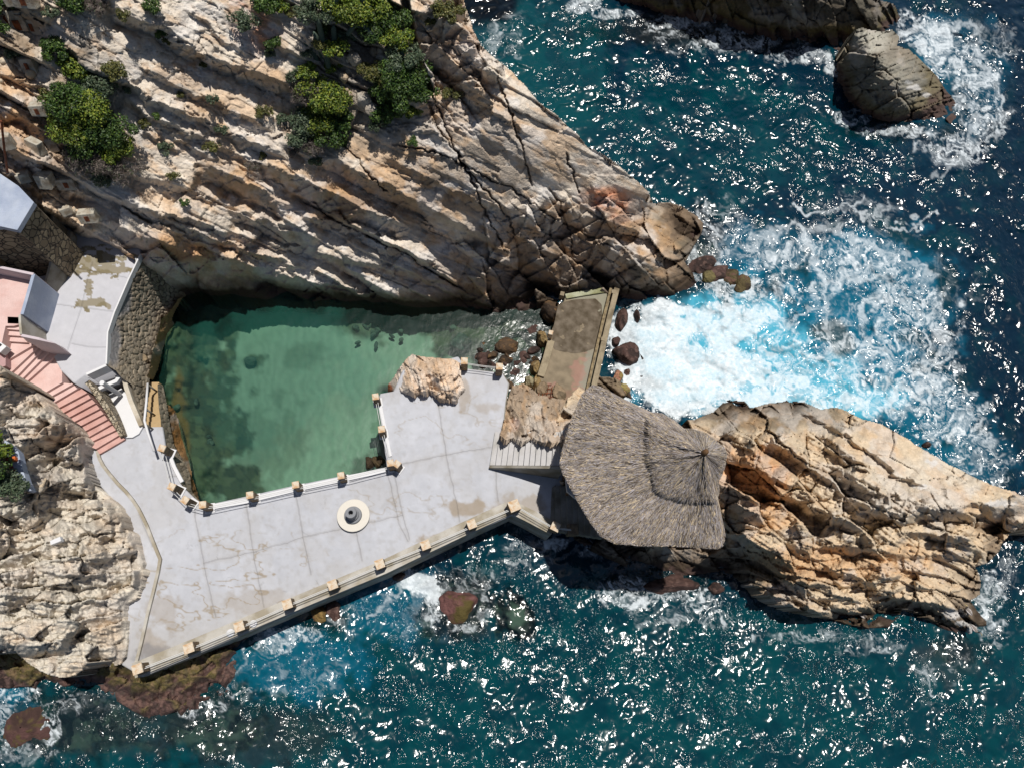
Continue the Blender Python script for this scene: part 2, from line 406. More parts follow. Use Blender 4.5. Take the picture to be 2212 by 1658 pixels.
CL_POLY = [(-160, -140), (985, -140), (995, -20), (1012, 25), (1022, 60), (1040, 95), (1062, 120), (1090, 140), (1108, 155), (1122, 172), (1140, 190),
           (1160, 215), (1180, 232), (1205, 250), (1222, 268), (1248, 290), (1272, 318), (1300, 330), (1322, 345), (1350, 368), (1380, 392), (1402, 415), (1412, 440),
           (1425, 438), (1445, 436), (1480, 448), (1505, 466), (1520, 482), (1518, 505), (1500, 528), (1488, 555), (1478, 565), (1498, 590), (1508, 615), (1500, 640),
           (1470, 650), (1420, 652), (1360, 660), (1338, 640), (1325, 640), (1250, 650), (1190, 668), (1150, 690), (1100, 700), (1060, 700), (1035, 680), (985, 672),
           (930, 676), (850, 665), (780, 660), (700, 655), (600, 650), (500, 640), (430, 625), (395, 640), (345, 600), (300, 575), (215, 545), (150, 520), (100, 500), (60, 470), (0, 440), (-160, 400)]
CL_Z = rbf([(-150, -130, 15.5), (0, -100, 15), (500, -130, 15), (980, -130, 14.8), (995, 0, 13.6), (1040, 95, 12.7), (1110, 155, 12.0), (1160, 215, 11.0), (1250, 290, 9.3), (1350, 370, 7.2), (1402, 420, 4.6), (1395, 455, 3.4), (1416, 440, 1.8),
            (1445, 450, 1.2), (1500, 480, .8), (1480, 540, .9), (1440, 500, 1.6), (1505, 600, .3), (1495, 630, -.3), (1440, 600, 1.6), (1400, 560, 2.9), (1420, 655, -.5), (1350, 640, .2), (1330, 600, 1.6), (1300, 520, 4.1), (1250, 640, 0),
            (1190, 660, -.2), (1200, 600, 1.8), (1150, 690, -.6), (1060, 695, -.6), (1100, 640, 1.2), (1060, 600, 2.6), (980, 668, -.4), (1000, 630, 1.4), (930, 672, -.5), (930, 640, 1.2), (850, 662, -.4), (850, 632, 1.5), (780, 656, -.3), (780, 620, 1.7), (700, 655, -.4), (700, 606, 2.3), (620, 650, -.3), (620, 590, 3.0),
            (500, 640, -.4), (520, 568, 3.8), (430, 625, 0.2), (430, 556, 4.7), (395, 630, 0.6), (340, 590, 3.2), (340, 525, 6.0), (290, 560, 4.2), (250, 500, 6.0), (200, 465, 6.6), (200, 530, 4.3), (120, 500, 4.8), (60, 462, 6.5), (100, 430, 7.4), (40, 400, 8.3), (0, 430, 7.6),
            (-150, 390, 8.6), (100, 320, 9.0), (300, 400, 7.9), (500, 400, 7.0), (700, 400, 7.1), (900, 400, 7.9), (1100, 400, 8.4), (1250, 400, 6.8), (300, 250, 10.2), (500, 250, 9.6), (700, 250, 9.7), (900, 250, 10.2), (1080, 250, 11.6), (1180, 320, 9.6), (100, 150, 11.6), (300, 100, 12.4), (500, 100, 11.9), (700, 100, 12.0), (900, 100, 12.2),
            (700, 500, 4.7), (500, 490, 4.9), (900, 520, 4.6), (1100, 520, 4.9), (1200, 500, 4.8), (0, 250, 10.3), (0, 80, 12.6)])
CL_LINES = [
    ([(237, -20), (262, 18), (300, 42), (345, 52), (390, 84), (437, 110), (475, 133), (553, 155), (590, 170), (655, 202)], 30, 2.3),
    ([(400, 20), (440, 40), (470, 75), (520, 112), (540, 135)], 8, 1.8), ([(640, 60), (690, 100), (720, 150)], 12, 1.8),
    ([(295, 137), (337, 162), (375, 182), (425, 205), (487, 230), (553, 262), (600, 285)], 11, 2.4),
    ([(95, 70), (130, 95), (152, 108), (175, 134), (225, 162), (295, 190), (325, 212), (375, 233), (425, 250), (475, 275), (530, 303), (600, 330), (640, 352)], 17, 2.3),
    ([(270, 212), (300, 232), (325, 250), (375, 270), (437, 297), (500, 322), (553, 350), (600, 362)], 13, 2.3),
    ([(310, 283), (355, 305), (390, 330)], 7, 1.8), ([(330, 268), (390, 298), (425, 322), (470, 345)], 10, 2.0),
    ([(190, 345), (265, 367), (350, 392), (425, 414), (480, 440)], 12, 2.0),
    ([(428, 352), (475, 370), (553, 402), (600, 432), (640, 452)], 34, 2.2),
    ([(430, 352), (425, 385), (418, 415)], 9, -1.8),
    ([(500, 452), (553, 470), (615, 490), (660, 507), (700, 517)], 32, 2.0),
    ([(553, 340), (610, 368), (653, 388), (705, 412), (760, 440), (850, 470), (900, 500)], 40, 2.1),
    ([(560, 515), (640, 535), (703, 545), (778, 562), (853, 585), (928, 602), (985, 608)], 13, 2.1),
    ([(640, 468), (720, 480), (778, 500), (840, 535), (900, 560), (960, 575)], 16, 1.8),
    ([(700, 330), (760, 365), (830, 395), (900, 430), (960, 470), (1020, 500), (1080, 520)], 30, 2.0),
    ([(820, 330), (900, 370), (980, 410), (1060, 440), (1110, 455)], 18, 1.3),
    ([(200, 455), (300, 508), (380, 540), (480, 560), (560, 576), (628, 598), (703, 614), (778, 628), (853, 640), (928, 655)], 30, 1.1, 24, 60),
    ([(290, 440), (360, 462), (430, 480), (500, 505), (560, 530)], 13, 2.1), ([(230, 425), (300, 448), (380, 485), (440, 510), (520, 535), (600, 560), (680, 585)], 13, 2.0),
    ([(985, 620), (1030, 640), (1060, 665), (1100, 680)], 16, 1.8),
    ([(1106, 405), (1150, 440), (1200, 470), (1285, 515), (1350, 560), (1420, 600)], 9, 1.9),
    ([(828, 308), (900, 325), (953, 334), (998, 357), (1060, 385), (1110, 408)], 7, 1.6),
    ([(943, 153), (990, 190), (1053, 232), (1106, 262), (1150, 300)], 10, 1.9),
    ([(1060, 560), (1120, 580), (1180, 600), (1240, 630)], 12, 1.7), ([(1100, 500), (1180, 540), (1240, 560), (1330, 600), (1400, 630)], 14, 1.6),
    ([(1200, 440), (1280, 470), (1380, 500), (1400, 520)], 14, 1.6), ([(1270, 415), (1330, 430), (1380, 470)], 12, 1.8), ([(1380, 430), (1410, 460), (1440, 510), (1490, 560)], 12, 2.0),
    ([(1120, 470), (1160, 500), (1200, 520)], 10, 1.7), ([(900, 470), (960, 500), (1010, 540), (1060, 560)], 14, 1.6),
    ([(640, 95), (700, 120), (760, 160), (830, 180)], 12, 1.5), ([(930, 60), (980, 90), (1020, 130), (1060, 180)], 12, 1.8), ([(950, 110), (1000, 150), (1040, 150), (1090, 190)], 12, 1.8),
    ([(0, 160), (50, 170), (100, 190), (150, 240)], 16, 1.8), ([(0, 235), (60, 255), (110, 300), (160, 320)], 26, 1.7), ([(0, 300), (40, 330), (90, 370), (160, 410), (220, 430)], 20, 1.7), ([(60, 430), (110, 455), (160, 480), (220, 505)], 22, 1.5), ([(20, 20), (60, 30), (110, 60)], 20, 1.5), ([(0, 350), (70, 400), (120, 430)], 16, 1.6)]
CL_CR = [[(875, 5), (886, 60), (898, 112), (915, 165), (935, 212), (958, 262), (983, 320), (1010, 370), (1060, 420), (1098, 470), (1125, 540)],
         [(928, 250), (955, 290), (983, 325), (1005, 360), (1028, 410), (1053, 465), (1080, 520), (1098, 560)], [(1070, 142), (1080, 187), (1106, 250), (1131, 325), (1153, 410)],
         [(828, 310), (953, 332), (998, 355), (1106, 408), (1181, 462), (1281, 515), (1350, 545)], [(720, 290), (760, 330), (800, 380), (840, 420)], 
         [(1220, 330), (1240, 380), (1250, 420)], [(1180, 400), (1210, 440), (1230, 500), (1240, 560)]]
def cl_dt(px, py, z):
    d3, r3, e3 = facets(px, py, 20, 0.42, 0.2, 0.08, 31, 0.4, 0.03)
    d4, r4, e4 = facets(px, py, 48, 2.6, 1.1, 0.95, 35, 0.35, 0.16, 1.2); d5, r5, e5 = facets(px, py, -35, 1.1, 0.5, 0.34, 37, 0.4, 0.08)
    s1, t1, u1 = strata(px, py, 27, 2.1, 4.2, 1.0, 11, drop=.09); s2, t2, u2 = strata(px, py, 30, .78, 2.0, .26, 13, drop=.10); s3, t3, u3 = strata(px, py, 26, .24, .9, .06, 15)
    blk = blobs(px, py, [(340, 570, 90, 40, .6), (1270, 550, 260, 130), (1150, 600, 160, 90), (1010, 100, 110, 130), (960, 230, 90, 70), (1180, 470, 120, 60)], (fbm(px / 70, py / 70, 3, 6) - .5) * .8)
    rough = 0.6 + 0.7 * blobs(px, py, [(750, 560, 330, 130), (300, 480, 260, 70), (60, 300, 120, 220), (780, 120, 130, 130)], (fbm(px / 90, py / 90, 3, 3) - .5))
    calm = blobs(px, py, [(280, 150, 210, 170, .97), (470, 250, 230, 130, .93), (420, 60, 170, 80, .95), (350, 330, 160, 70, .8), (1010, 340, 190, 110, .9), (1200, 360, 140, 90, .8), (760, 400, 120, 50, .4)], (fbm(px / 60, py / 60, 3, 9) - .5) * .6)
    lg = ledges(px, py, CL_LINES); lm = ledges.mask
    k = np.maximum(rough * (1 - calm), lm * .38)
    d = (s1 * .9 * (1 - .6 * lm) + s2 * 1.1 + s3) * (.05 + .98 * k) * (1 - .75 * blk) + (d4 + d5 + d3 + s2 * .5) * blk * (1 - .6 * calm) + d5 * lm * .3 + lg * (.78 + .22 * ss(330, 480, py - .45 * (px - 300)))
    a, b = bed(px, py, 28)
    d += (fbm(a * .5, b * .8, 3, 44) - .5) * .35 * k + (fbm(px / 7, py / 7, 3, 61) - .5) * .09 * (.35 + k)
    # thin steps and joints on the smooth slabs
    f1, ed, q1, q2, q3, ox, oy = vor(a / 1.9 + (fbm(a, b * 2, 3, 4) - .5) * 1.2, b / .75 + (fbm(a, b * 2, 3, 8) - .5) * 1.2, 41)
    d += calm * ((q1 - .5) * .14 + (q2 - .5) * .2 * oy + .07 * ss(.05, 0, ed))
    for c in CL_CR:
        q, s, fr, L = segd(c, px + (fbm(px / 12, py / 12, 4, 17) - .5) * 14, py + (fbm(px / 12, py / 12, 4, 29) - .5) * 14)
        w = .6 + .8 * vn(px / 25, py / 25, 3)
        d += 0.45 * ss(2.6 * w, 0.4, q) * ss(0, .1, fr) * ss(1, .9, fr)
    q, s, fr, L = segd(CL_CR[0][:5], px, py); d += 1.2 * ss(12, 3, q) * ss(1, .85, fr)
    # keep the foot where the picture has it
    return d * ss(-.6, .8, z)
def cl_col(px, py, V):
    Z = [(275, 110, 130, 90, R_PALE, .6), (560, 60, 45, 60, R_RED, .75), (515, 30, 20, 70, R_RED, .8), (60, 330, 110, 130, A(140, 104, 78), .55), (20, 200, 60, 80, R_OR, .6), (500, 400, 110, 60, R_OR, .7), (1310, 430, 60, 30, R_RED, .85), (1350, 470, 40, 25, R_RED, .6),
         (1010, 340, 200, 120, R_BR, .55), (850, 430, 200, 70, R_BR, .6), (700, 440, 110, 60, A(170, 130, 95), .55), (1250, 560, 260, 110, A(140, 122, 106), .8), (1440, 600, 110, 60, A(96, 92, 84), .9), (1460, 500, 70, 60, A(110, 98, 78), .95),
         (1000, 90, 70, 40, A(175, 140, 115), .5), (870, 165, 100, 60, R_OR, .3), (350, 540, 200, 35, A(176, 128, 80), .8), (700, 390, 130, 40, R_OR, .5), (930, 150, 60, 60, A(180, 150, 125), .6), (1230, 350, 90, 40, R_PALE, .4), (1100, 600, 160, 70, R_BR, .5), (980, 655, 40, 20, R_OR * .7, .7)]
    C = rockcol(px, py, V, 28, 5, R_PALE, zones=Z, mixes=((R_WHITE, .56, .7, .5, 21),))
    soil = blobs(px, py, [(790, 150, 120, 150), (170, 220, 90, 130), (690, 250, 70, 90), (30, 60, 60, 70)], (fbm(px / 30, py / 30, 4, 2) - .5) * 1.2)
    return mixc(C, soil * .6, A(125, 112, 95))
sheet('cliff', CL_POLY, CL_Z, M['rock'], 2.0, cl_dt, cl_col, skirt=-3.0, wob=2.5)
# ================================================================ headland under the hut
HL_POLY = [(1205, 905), (1225, 860), (1255, 830), (1290, 812), (1330, 815), (1358, 835), (1370, 870), (1400, 885), (1440, 900), (1500, 905), (1528, 893), (1545, 888), (1560, 868), (1580, 860), (1608, 866), (1622, 880), (1655, 872), (1700, 863), (1740, 868), (1772, 882),
           (1800, 878), (1830, 885), (1862, 903), (1905, 915), (1940, 935), (1985, 962), (2040, 995), (2090, 1022), (2140, 1045), (2190, 1060), (2260, 1090), (2330, 1110), (2290, 1150), (2230, 1150), (2199, 1142), (2184, 1152), (2166, 1171), (2159, 1191), (2134, 1216), (2106, 1222), (2117, 1240), (2120, 1262), (2119, 1283), (2096, 1298), (2112, 1318),
           (2134, 1343), (2130, 1365), (2106, 1380), (2092, 1390), (2059, 1370), (1990, 1325), (1950, 1312), (1945, 1330), (1915, 1360), (1888, 1372), (1850, 1352), (1790, 1335), (1740, 1320), (1690, 1308), (1650, 1285), (1610, 1255), (1560, 1235), (1500, 1240), (1440, 1252), (1390, 1240), (1330, 1215), (1270, 1185), (1240, 1160), (1215, 1100), (1205, 1000)]
HL_Z = rbf([(1210, 905, 3.0), (1290, 815, 1.2), (1350, 840, .3), (1370, 870, .2), (1440, 895, .3), (1260, 1000, 3.2), (1240, 1100, 1.8), (1400, 1000, 4.0), (1500, 910, 0.6), (1560, 872, .3), (1620, 885, .8), (1580, 930, 2.6), (1700, 865, .7), (1650, 930, 3.4), (1800, 885, 2.2), (1830, 960, 4.6), (1900, 918, 4.0), (1990, 965, 4.4), (2100, 1030, 4.3), (2200, 1065, 3.8), (2320, 1110, 2.5),
            (2200, 1150, 2.2), (2100, 1180, 2.9), (2000, 1080, 5.0), (1850, 1100, 4.6), (1700, 1050, 4.6), (1600, 1000, 4.0), (1600, 1120, 3.8), (1700, 1180, 3.7), (1570, 1200, 1.6), (1640, 1270, 1.9), (1700, 1290, 2.3), (1800, 1300, 2.5), (1900, 1230, 3.4), (2000, 1220, 3.0), (1950, 1290, 2.1), (2040, 1260, 2.0), (2110, 1230, 1.2), (2115, 1275, .6), (2160, 1180, 1.4), (1800, 1330, .9), (1880, 1365, .2), (1930, 1330, .4), (1980, 1310, .9), (2060, 1300, 1.3), (2130, 1370, .1), (2050, 1365, .0),
            (1330, 1180, .7), (1270, 1180, .1), (1400, 1230, .1), (1500, 1235, .1), (1450, 1150, 1.6), (1560, 1235, .1)])
HL_LINES = [([(1520, 1115), (1580, 1135), (1620, 1170), (1680, 1200), (1740, 1225)], 22, 2.0), ([(1560, 1165), (1640, 1200), (1700, 1250), (1760, 1280)], 20, 2.0),
            ([(1660, 940), (1700, 975), (1740, 1000), (1790, 1030), (1850, 1080)], 12, 2.0), ([(1640, 1040), (1680, 1070), (1740, 1085), (1800, 1110), (1860, 1120), (1900, 1130)], 26, 2.0),
            ([(1720, 880), (1800, 920), (1870, 965), (1930, 1020), (2010, 1050)], 9, 2.0), ([(1860, 1090), (1910, 1105), (1960, 1110), (2000, 1090), (2050, 1100), (2110, 1110), (2180, 1100)], 26, 2.1),
            ([(1600, 1000), (1640, 1010), (1700, 1040), (1760, 1060)], 14, 2.0), ([(1760, 1160), (1830, 1180), (1900, 1190), (1960, 1200)], 20, 2.0), ([(1690, 1180), (1740, 1190), (1800, 1230), (1870, 1250), (1950, 1250)], 16, 2.0),
            ([(1660, 1240), (1740, 1262), (1830, 1262), (1900, 1252), (1960, 1235)], 9, 2.4), ([(1680, 1275), (1760, 1290), (1850, 1295), (1910, 1282), (1965, 1262)], 9, 2.4), ([(1690, 1305), (1780, 1318), (1850, 1312), (1900, 1298), (1960, 1285)], 22, 2.0, 18, 25),
            ([(1960, 1290), (2000, 1300), (2060, 1340), (2110, 1375)], 14, 1.8), ([(1560, 930), (1610, 960), (1650, 1000)], 10, 2.0), ([(1570, 1040), (1600, 1060), (1650, 1080)], 12, 2.0), ([(1930, 1150), (2000, 1150), (2060, 1160), (2120, 1150)], 16, 2.0), ([(2010, 1190), (2060, 1200), (2110, 1190)], 12, 2.0),
            ([(2040, 1100), (2100, 1085), (2150, 1090), (2200, 1110)], 14, 2.0), ([(1800, 1030), (1850, 1040), (1910, 1060)], 10, 1.8), ([(1780, 960), (1830, 990), (1880, 1010)], 12, 2.0)]
def hl_dt(px, py, z):
    d1, r1, e1 = facets(px, py, 40, 2.3, 1.15, 1.3, 51, 0.3, 0.35); d2, r2, e2 = facets(px, py, 12, 0.9, 0.5, 0.45, 53, 0.3, 0.18); d3, r3, e3 = facets(px, py, -25, 0.4, 0.22, 0.11, 57, 0.4, 0.04)
    s1, t1, u1 = strata(px, py, 8, .55, 1.5, .42, 61, wv=2.4); s2, t2, u2 = strata(px, py, 30, .25, .7, .14, 63)
    calm = blobs(px, py, [(1900, 960, 90, 50, .9), (1990, 1020, 120, 60, .95), (2110, 1070, 110, 40, .9), (2195, 1095, 70, 36, .9), (1750, 910, 80, 35, .8), (1980, 1100, 60, 40, .4)], (fbm(px / 50, py / 50, 3, 9) - .5) * .5)
    low = ss(1120, 1220, py + (fbm(px / 60, py / 60, 3, 5) - .5) * 80)
    k = 1 - calm
    d = ((d1 + d2) * (1 - .6 * low) + (s1 * low * 1.2 + s2 * .7) + d3 * .7) * (k + .05) + ledges(px, py, HL_LINES) * 1.45 + (fbm(px / 7, py / 7, 3, 61) - .5) * .10 * (.3 + k)
    return d * ss(-.3, .8, z)
def hl_col(px, py, V):
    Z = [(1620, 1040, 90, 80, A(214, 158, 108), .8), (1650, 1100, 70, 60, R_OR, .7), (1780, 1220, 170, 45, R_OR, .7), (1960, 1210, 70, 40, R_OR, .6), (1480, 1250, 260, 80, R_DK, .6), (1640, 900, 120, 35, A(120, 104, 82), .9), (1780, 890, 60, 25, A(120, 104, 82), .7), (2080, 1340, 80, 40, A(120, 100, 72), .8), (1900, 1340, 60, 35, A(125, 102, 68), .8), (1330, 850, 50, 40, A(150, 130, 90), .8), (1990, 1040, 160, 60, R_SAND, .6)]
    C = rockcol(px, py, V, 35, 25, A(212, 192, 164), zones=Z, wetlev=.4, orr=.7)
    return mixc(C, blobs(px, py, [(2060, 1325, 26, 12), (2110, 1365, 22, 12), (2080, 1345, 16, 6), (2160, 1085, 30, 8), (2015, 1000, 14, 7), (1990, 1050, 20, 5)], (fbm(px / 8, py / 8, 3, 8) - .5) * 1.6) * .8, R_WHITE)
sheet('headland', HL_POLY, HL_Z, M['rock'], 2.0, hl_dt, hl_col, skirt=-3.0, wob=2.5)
# ================================================================ sandy cliff, lower left
LC_POLY = [(-160, 700), (0, 790), (30, 815), (60, 822), (90, 855), (135, 905), (160, 915), (185, 935), (192, 950), (184, 972), (195, 1030), (205, 1045), (222, 1060), (262, 1095), (268, 1110), (270, 1130), (265, 1138), (290, 1150), (300, 1180), (312, 1215), (308, 1262), (296, 1292), (272, 1305), (270, 1330), (278, 1372), (272, 1420),
           (258, 1436), (225, 1440), (210, 1425), (190, 1432), (180, 1452), (150, 1464), (115, 1463), (85, 1450), (58, 1432), (30, 1405), (0, 1412), (-160, 1400)]
LC_Z = rbf([(-150, 720, 9.5), (0, 795, 7.4), (60, 830, 5.6), (100, 865, 4.8), (150, 912, 3.9), (188, 950, 3.1), (186, 980, 2.7), (205, 1050, 2.7), (265, 1100, 2.8), (300, 1180, 2.8), (310, 1250, 2.7), (272, 1310, 2.7), (275, 1400, 2.4), (255, 1432, 2.0), (215, 1430, 1.6), (180, 1450, 2.6), (110, 1460, 3.0), (60, 1430, 3.4), (20, 1400, 3.6), (-150, 1400, 4.5),
            (0, 1000, 6.8), (-150, 1000, 9), (80, 1000, 5.0), (120, 1060, 4.0), (180, 1100, 3.8), (0, 1200, 6.0), (100, 1200, 5.2), (200, 1200, 4.4), (0, 1320, 5.2), (100, 1330, 4.6), (200, 1330, 3.8), (130, 1400, 3.8), (80, 900, 6.0)])
LC_LINES = [([(100, 930), (135, 940), (160, 960)], 16, 1.9), ([(60, 945), (90, 955), (125, 965)], 10, 1.8), ([(120, 975), (150, 985), (185, 990)], 26, 1.8), ([(110, 1020), (140, 1040), (190, 1050)], 26, 1.8), ([(100, 1040), (130, 1062), (170, 1060), (210, 1062)], 12, 1.5), ([(190, 1108), (230, 1120), (265, 1128)], 8, 2.4),
            ([(170, 1145), (210, 1155), (250, 1150)], 8, 2.4), ([(180, 1172), (230, 1160), (270, 1165)], 8, 2.2), ([(30, 1100), (50, 1125), (75, 1150)], 20, 1.6), ([(80, 1180), (110, 1200), (150, 1205), (190, 1195)], 9, 2.2), ([(180, 1210), (230, 1205), (270, 1190), (300, 1200)], 7, 2.2), ([(80, 1225), (130, 1240), (180, 1238), (240, 1232)], 7, 2.2),
            ([(20, 1245), (80, 1262), (150, 1268), (230, 1258), (300, 1260)], 7, 2.0), ([(60, 1290), (120, 1300), (190, 1295), (240, 1290)], 8, 2.0), ([(-20, 1380), (30, 1388), (80, 1392), (130, 1380), (170, 1350), (190, 1340)], 24, 1.8), ([(40, 1405), (70, 1410), (120, 1400), (160, 1400)], 10, 2.0), ([(180, 1425), (230, 1422), (258, 1415)], 10, 2.0), ([(-20, 1320), (60, 1328), (120, 1330)], 6, 2.0),
            ([(20, 880), (60, 900), (100, 905), (140, 925)], 7, 2.0), ([(100, 1090), (160, 1098), (220, 1090)], 6, 2.0), ([(0, 860), (50, 850), (80, 880)], 5, 1.8)]
def lc_dt(px, py, z):
    d1, r1, e1 = facets(px, py, -12, 2.0, 0.9, 0.45, 71, 0.5, 0.12); s1, t1, u1 = strata(px, py, -4, .42, 1.2, .26, 75, wv=1.8, drop=.2); s2, t2, u2 = strata(px, py, 6, .17, .5, .09, 77, drop=.22)
    m = ss(.35, .6, fbm(px / 80, py / 60, 3, 79))
    d = d1 * 1.5 + (s1 + s2) * (.15 + .6 * m) + ledges(px, py, LC_LINES) * 1.25 + (fbm(px / 50, py / 36, 4, 77) - .5) * .9 - np.abs(fbm(px / 16, py / 9, 4, 81) - .5) * .5 + (fbm(px / 5, py / 5, 3, 61) - .5) * .07
    edge = segd([(30, 815), (90, 855), (160, 915), (185, 935), (184, 972), (205, 1045), (262, 1095), (300, 1180), (308, 1262), (272, 1305), (278, 1372), (258, 1436)], px, py)[0]
    return d * (0.25 + 0.75 * ss(0, 18, edge)) + .06
def lc_col(px, py, V):
    Z = [(60, 830, 90, 50, R_OR, .45), (130, 940, 50, 25, A(180, 135, 85), .7), (90, 1060, 40, 50, A(120, 105, 85), .5), (230, 1360, 40, 40, R_OR, .3)]
    C = rockcol(px, py, V, -8, 45, R_SAND, zones=Z, wet=False, orr=.35)
    return C
sheet('sandstone_cliff', LC_POLY, LC_Z, M['rock'], 2.0, lc_dt, lc_col, skirt=-2.0, wob=2.5)
# wet shore rocks below it
SR_POLY = [(-160, 1395), (-10, 1395), (40, 1402), (80, 1430), (200, 1420), (250, 1430), (290, 1445), (420, 1410), (480, 1385), (530, 1372), (545, 1392), (520, 1405), (512, 1430), (505, 1465), (490, 1500), (470, 1530), (430, 1560), (400, 1575), (350, 1555), (310, 1548), (260, 1520), (230, 1500), (190, 1482), (160, 1475), (125, 1490), (100, 1498), (75, 1488), (60, 1482), (20, 1485), (-160, 1490)]
SR_Z = rbf([(-150, 1400, 1.5), (-150, 1480, -.1), (0, 1410, 1.3), (20, 1480, -.1), (60, 1440, 1.2), (100, 1495, -.15), (100, 1450, .9), (160, 1475, -.2), (180, 1440, .5), (230, 1490, .0), (240, 1450, 1.2), (300, 1470, 1.3), (350, 1540, .1), (300, 1530, .1), (400, 1440, .9), (400, 1520, .3), (420, 1560, -.35), (470, 1470, .3), (505, 1460, -.3), (500, 1400, .4), (540, 1385, -.1), (470, 1520, -.4)])
def sr_dt(px, py, z):
    d1, r1, e1 = facets(px, py, -20, .9, .6, .22, 81, .5, .08)
    return (d1 * 1.8 + (fbm(px / 26, py / 26, 5, 85) - .5) * 1.1 + (fbm(px / 7, py / 7, 3, 61) - .5) * .12) * .8
def shorecol(seed, alg=.5):
    def f(px, py, V):
        n = fbm(px / 24, py / 24, 5, seed); n2 = fbm(px / 9, py / 9, 4, seed + 5)
        C = np.tile(R_PUR, (len(px), 1)); z = V[:, 2] + (n - .5) * .9
        C = mixc(C, ss(alg - .1, alg + .3, z), R_OLV); C = mixc(C, ss(.55, .7, n2) * .5, R_DK); C = mixc(C, ss(.5, .35, n2) * .3, A(160, 125, 110))
        return C * (0.8 + .4 * fbm(px / 4, py / 4, 3, seed + 8))[:, None]
    return f
sheet('shore_rocks', SR_POLY, SR_Z, M['rock'], 2.0, sr_dt, shorecol(3, .55), skirt=-2.0, wob=2.5)
# ================================================================ far rock shelf, top right
FS_POLY = [(1270, -140), (1945, -140), (1900, 0), (1935, 10), (1946, 38), (1930, 60), (1905, 72), (1880, 100), (1850, 118), (1820, 122), (1780, 115), (1700, 95), (1620, 70), (1560, 50), (1480, 40), (1400, 35), (1330, 20), (1290, 0)]
FS_Z = rbf([(1280, -130, 1), (1400, -130, 4), (1700, -130, 6.5), (1940, -130, 4.5), (1290, -5, -.2), (1400, 32, -.2), (1560, 50, -.1), (1700, 92, -.1), (1820, 120, -.1), (1900, 80, .1), (1940, 40, .2), (1400, 0, .8), (1560, 10, 1.7), (1560, -60, 3.8), (1700, 55, 1.4), (1700, 0, 3.2), (1800, 60, 1.4), (1800, 0, 3.4), (1880, 40, 1.4), (1880, -10, 2.6)])
FS_LINES = [([(1620, 40), (1680, 52), (1750, 58), (1830, 58), (1900, 55), (1930, 50)], 14, 2.0), ([(1480, 10), (1540, 22), (1600, 38)], 14, 1.8), ([(1680, 0), (1740, 15), (1800, 20), (1880, 20)], 8, 1.8), ([(1350, 0), (1400, 15), (1450, 22)], 10, 1.8)]
def fs_dt(px, py, z):
    d1, r1, e1 = facets(px, py, 75, 1.8, .7, .45, 91, .4, .16); d2, r2, e2 = facets(px, py, 10, .8, .4, .16, 93, .4, .06)
    return (d1 * 1.4 + d2 + strata(px, py, 68, .6, 1.6, .3, 97)[0] + ledges(px, py, FS_LINES) + (fbm(px / 20, py / 20, 4, 95) - .5) * .5) * ss(-.6, .9, z)
def fs_col(px, py, V):
    C = .72 * rockcol(px, py, V, 70, 65, A(112, 106, 92), zones=[(1560, 20, 150, 40, A(125, 112, 70), .8), (1740, 70, 130, 25, A(130, 110, 60), .7)], mixes=((R_DK, .45, .6, .5, 4),), wet=False, orr=.2)
    z = V[:, 2] + (fbm(px / 12, py / 12, 4, 8) - .5) * .8
    return mixc(mixc(C, ss(1.3, .8, z) * .7, R_OLV), ss(.9, .4, z) * .9, R_PUR * .8)
sheet('rock_shelf', FS_POLY, FS_Z, M['rock'], 2.0, fs_dt, fs_col, skirt=-3, wob=2.5)
def relief(seed, ang=15, s=1.0, amp=.25, foot=True):
    def f(px, py, z):
        d1, r1, e1 = facets(px, py, ang, 1.0 * s, .5 * s, amp, seed, .4, .08); d2, r2, e2 = facets(px, py, ang + 50, .4 * s, .25 * s, amp * .4, seed + 2, .4, .05)
        d = d1 + d2 + (fbm(px / 18, py / 18, 4, seed + 3) - .5) * amp * 1.2 + (fbm(px / 6, py / 6, 3, seed + 4) - .5) * amp * .3
        return d * ss(-.4, .6, z) if foot else d
    return f
# sea stack
SK_POLY = [(1830, 82), (1846, 66), (1862, 60), (1880, 64), (1905, 68), (1928, 62), (1944, 78), (1938, 100), (1965, 105), (1985, 125), (2010, 150), (2025, 165), (2045, 195), (2062, 215), (2072, 240), (2066, 262), (2060, 285), (2030, 276), (2000, 272), (1960, 268), (1900, 262), (1870, 250), (1842, 232), (1812, 200), (1802, 165), (1808, 130), (1822, 108)]
SK_Z = rbf([(1830, 85, 1.6), (1865, 62, 2.6), (1940, 75, 2.2), (1985, 125, 1.6), (2025, 165, .7), (2070, 240, -.1), (2060, 280, -.2), (1960, 270, -.2), (1880, 252, -.1), (1820, 205, -.1), (1805, 160, .0), (1815, 120, .6), (1870, 110, 3.4), (1920, 130, 4.0), (1930, 170, 3.6), (1880, 180, 2.6), (1850, 160, 1.9), (1960, 210, 2.2), (1900, 225, 1.4), (2000, 220, 1.1), (2030, 240, .4)])
SK_LINES = [([(1850, 125), (1880, 128), (1930, 115), (1960, 118)], 6, 1.6), ([(1845, 150), (1900, 152), (1945, 135)], 4, 1.6), ([(1880, 230), (1930, 200), (1965, 180)], 4, 1.6), ([(1840, 150), (1870, 185), (1905, 225), (1912, 245)], 8, -1.6), ([(1920, 240), (1960, 235), (2010, 225)], 6, 1.8), ([(1885, 200), (1925, 195), (1960, 170), (1990, 165)], 4, 1.6)]
def sk_dt(px, py, z):
    d1, r1, e1 = facets(px, py, -20, 1.5, .8, .4, 101, .3, .3)
    return d1 * ss(-.4, .6, z) + relief(103, -20, .8, .2)(px, py, z) + strata(px, py, -18, .35, 1.2, .14, 105)[0] + ledges(px, py, SK_LINES)
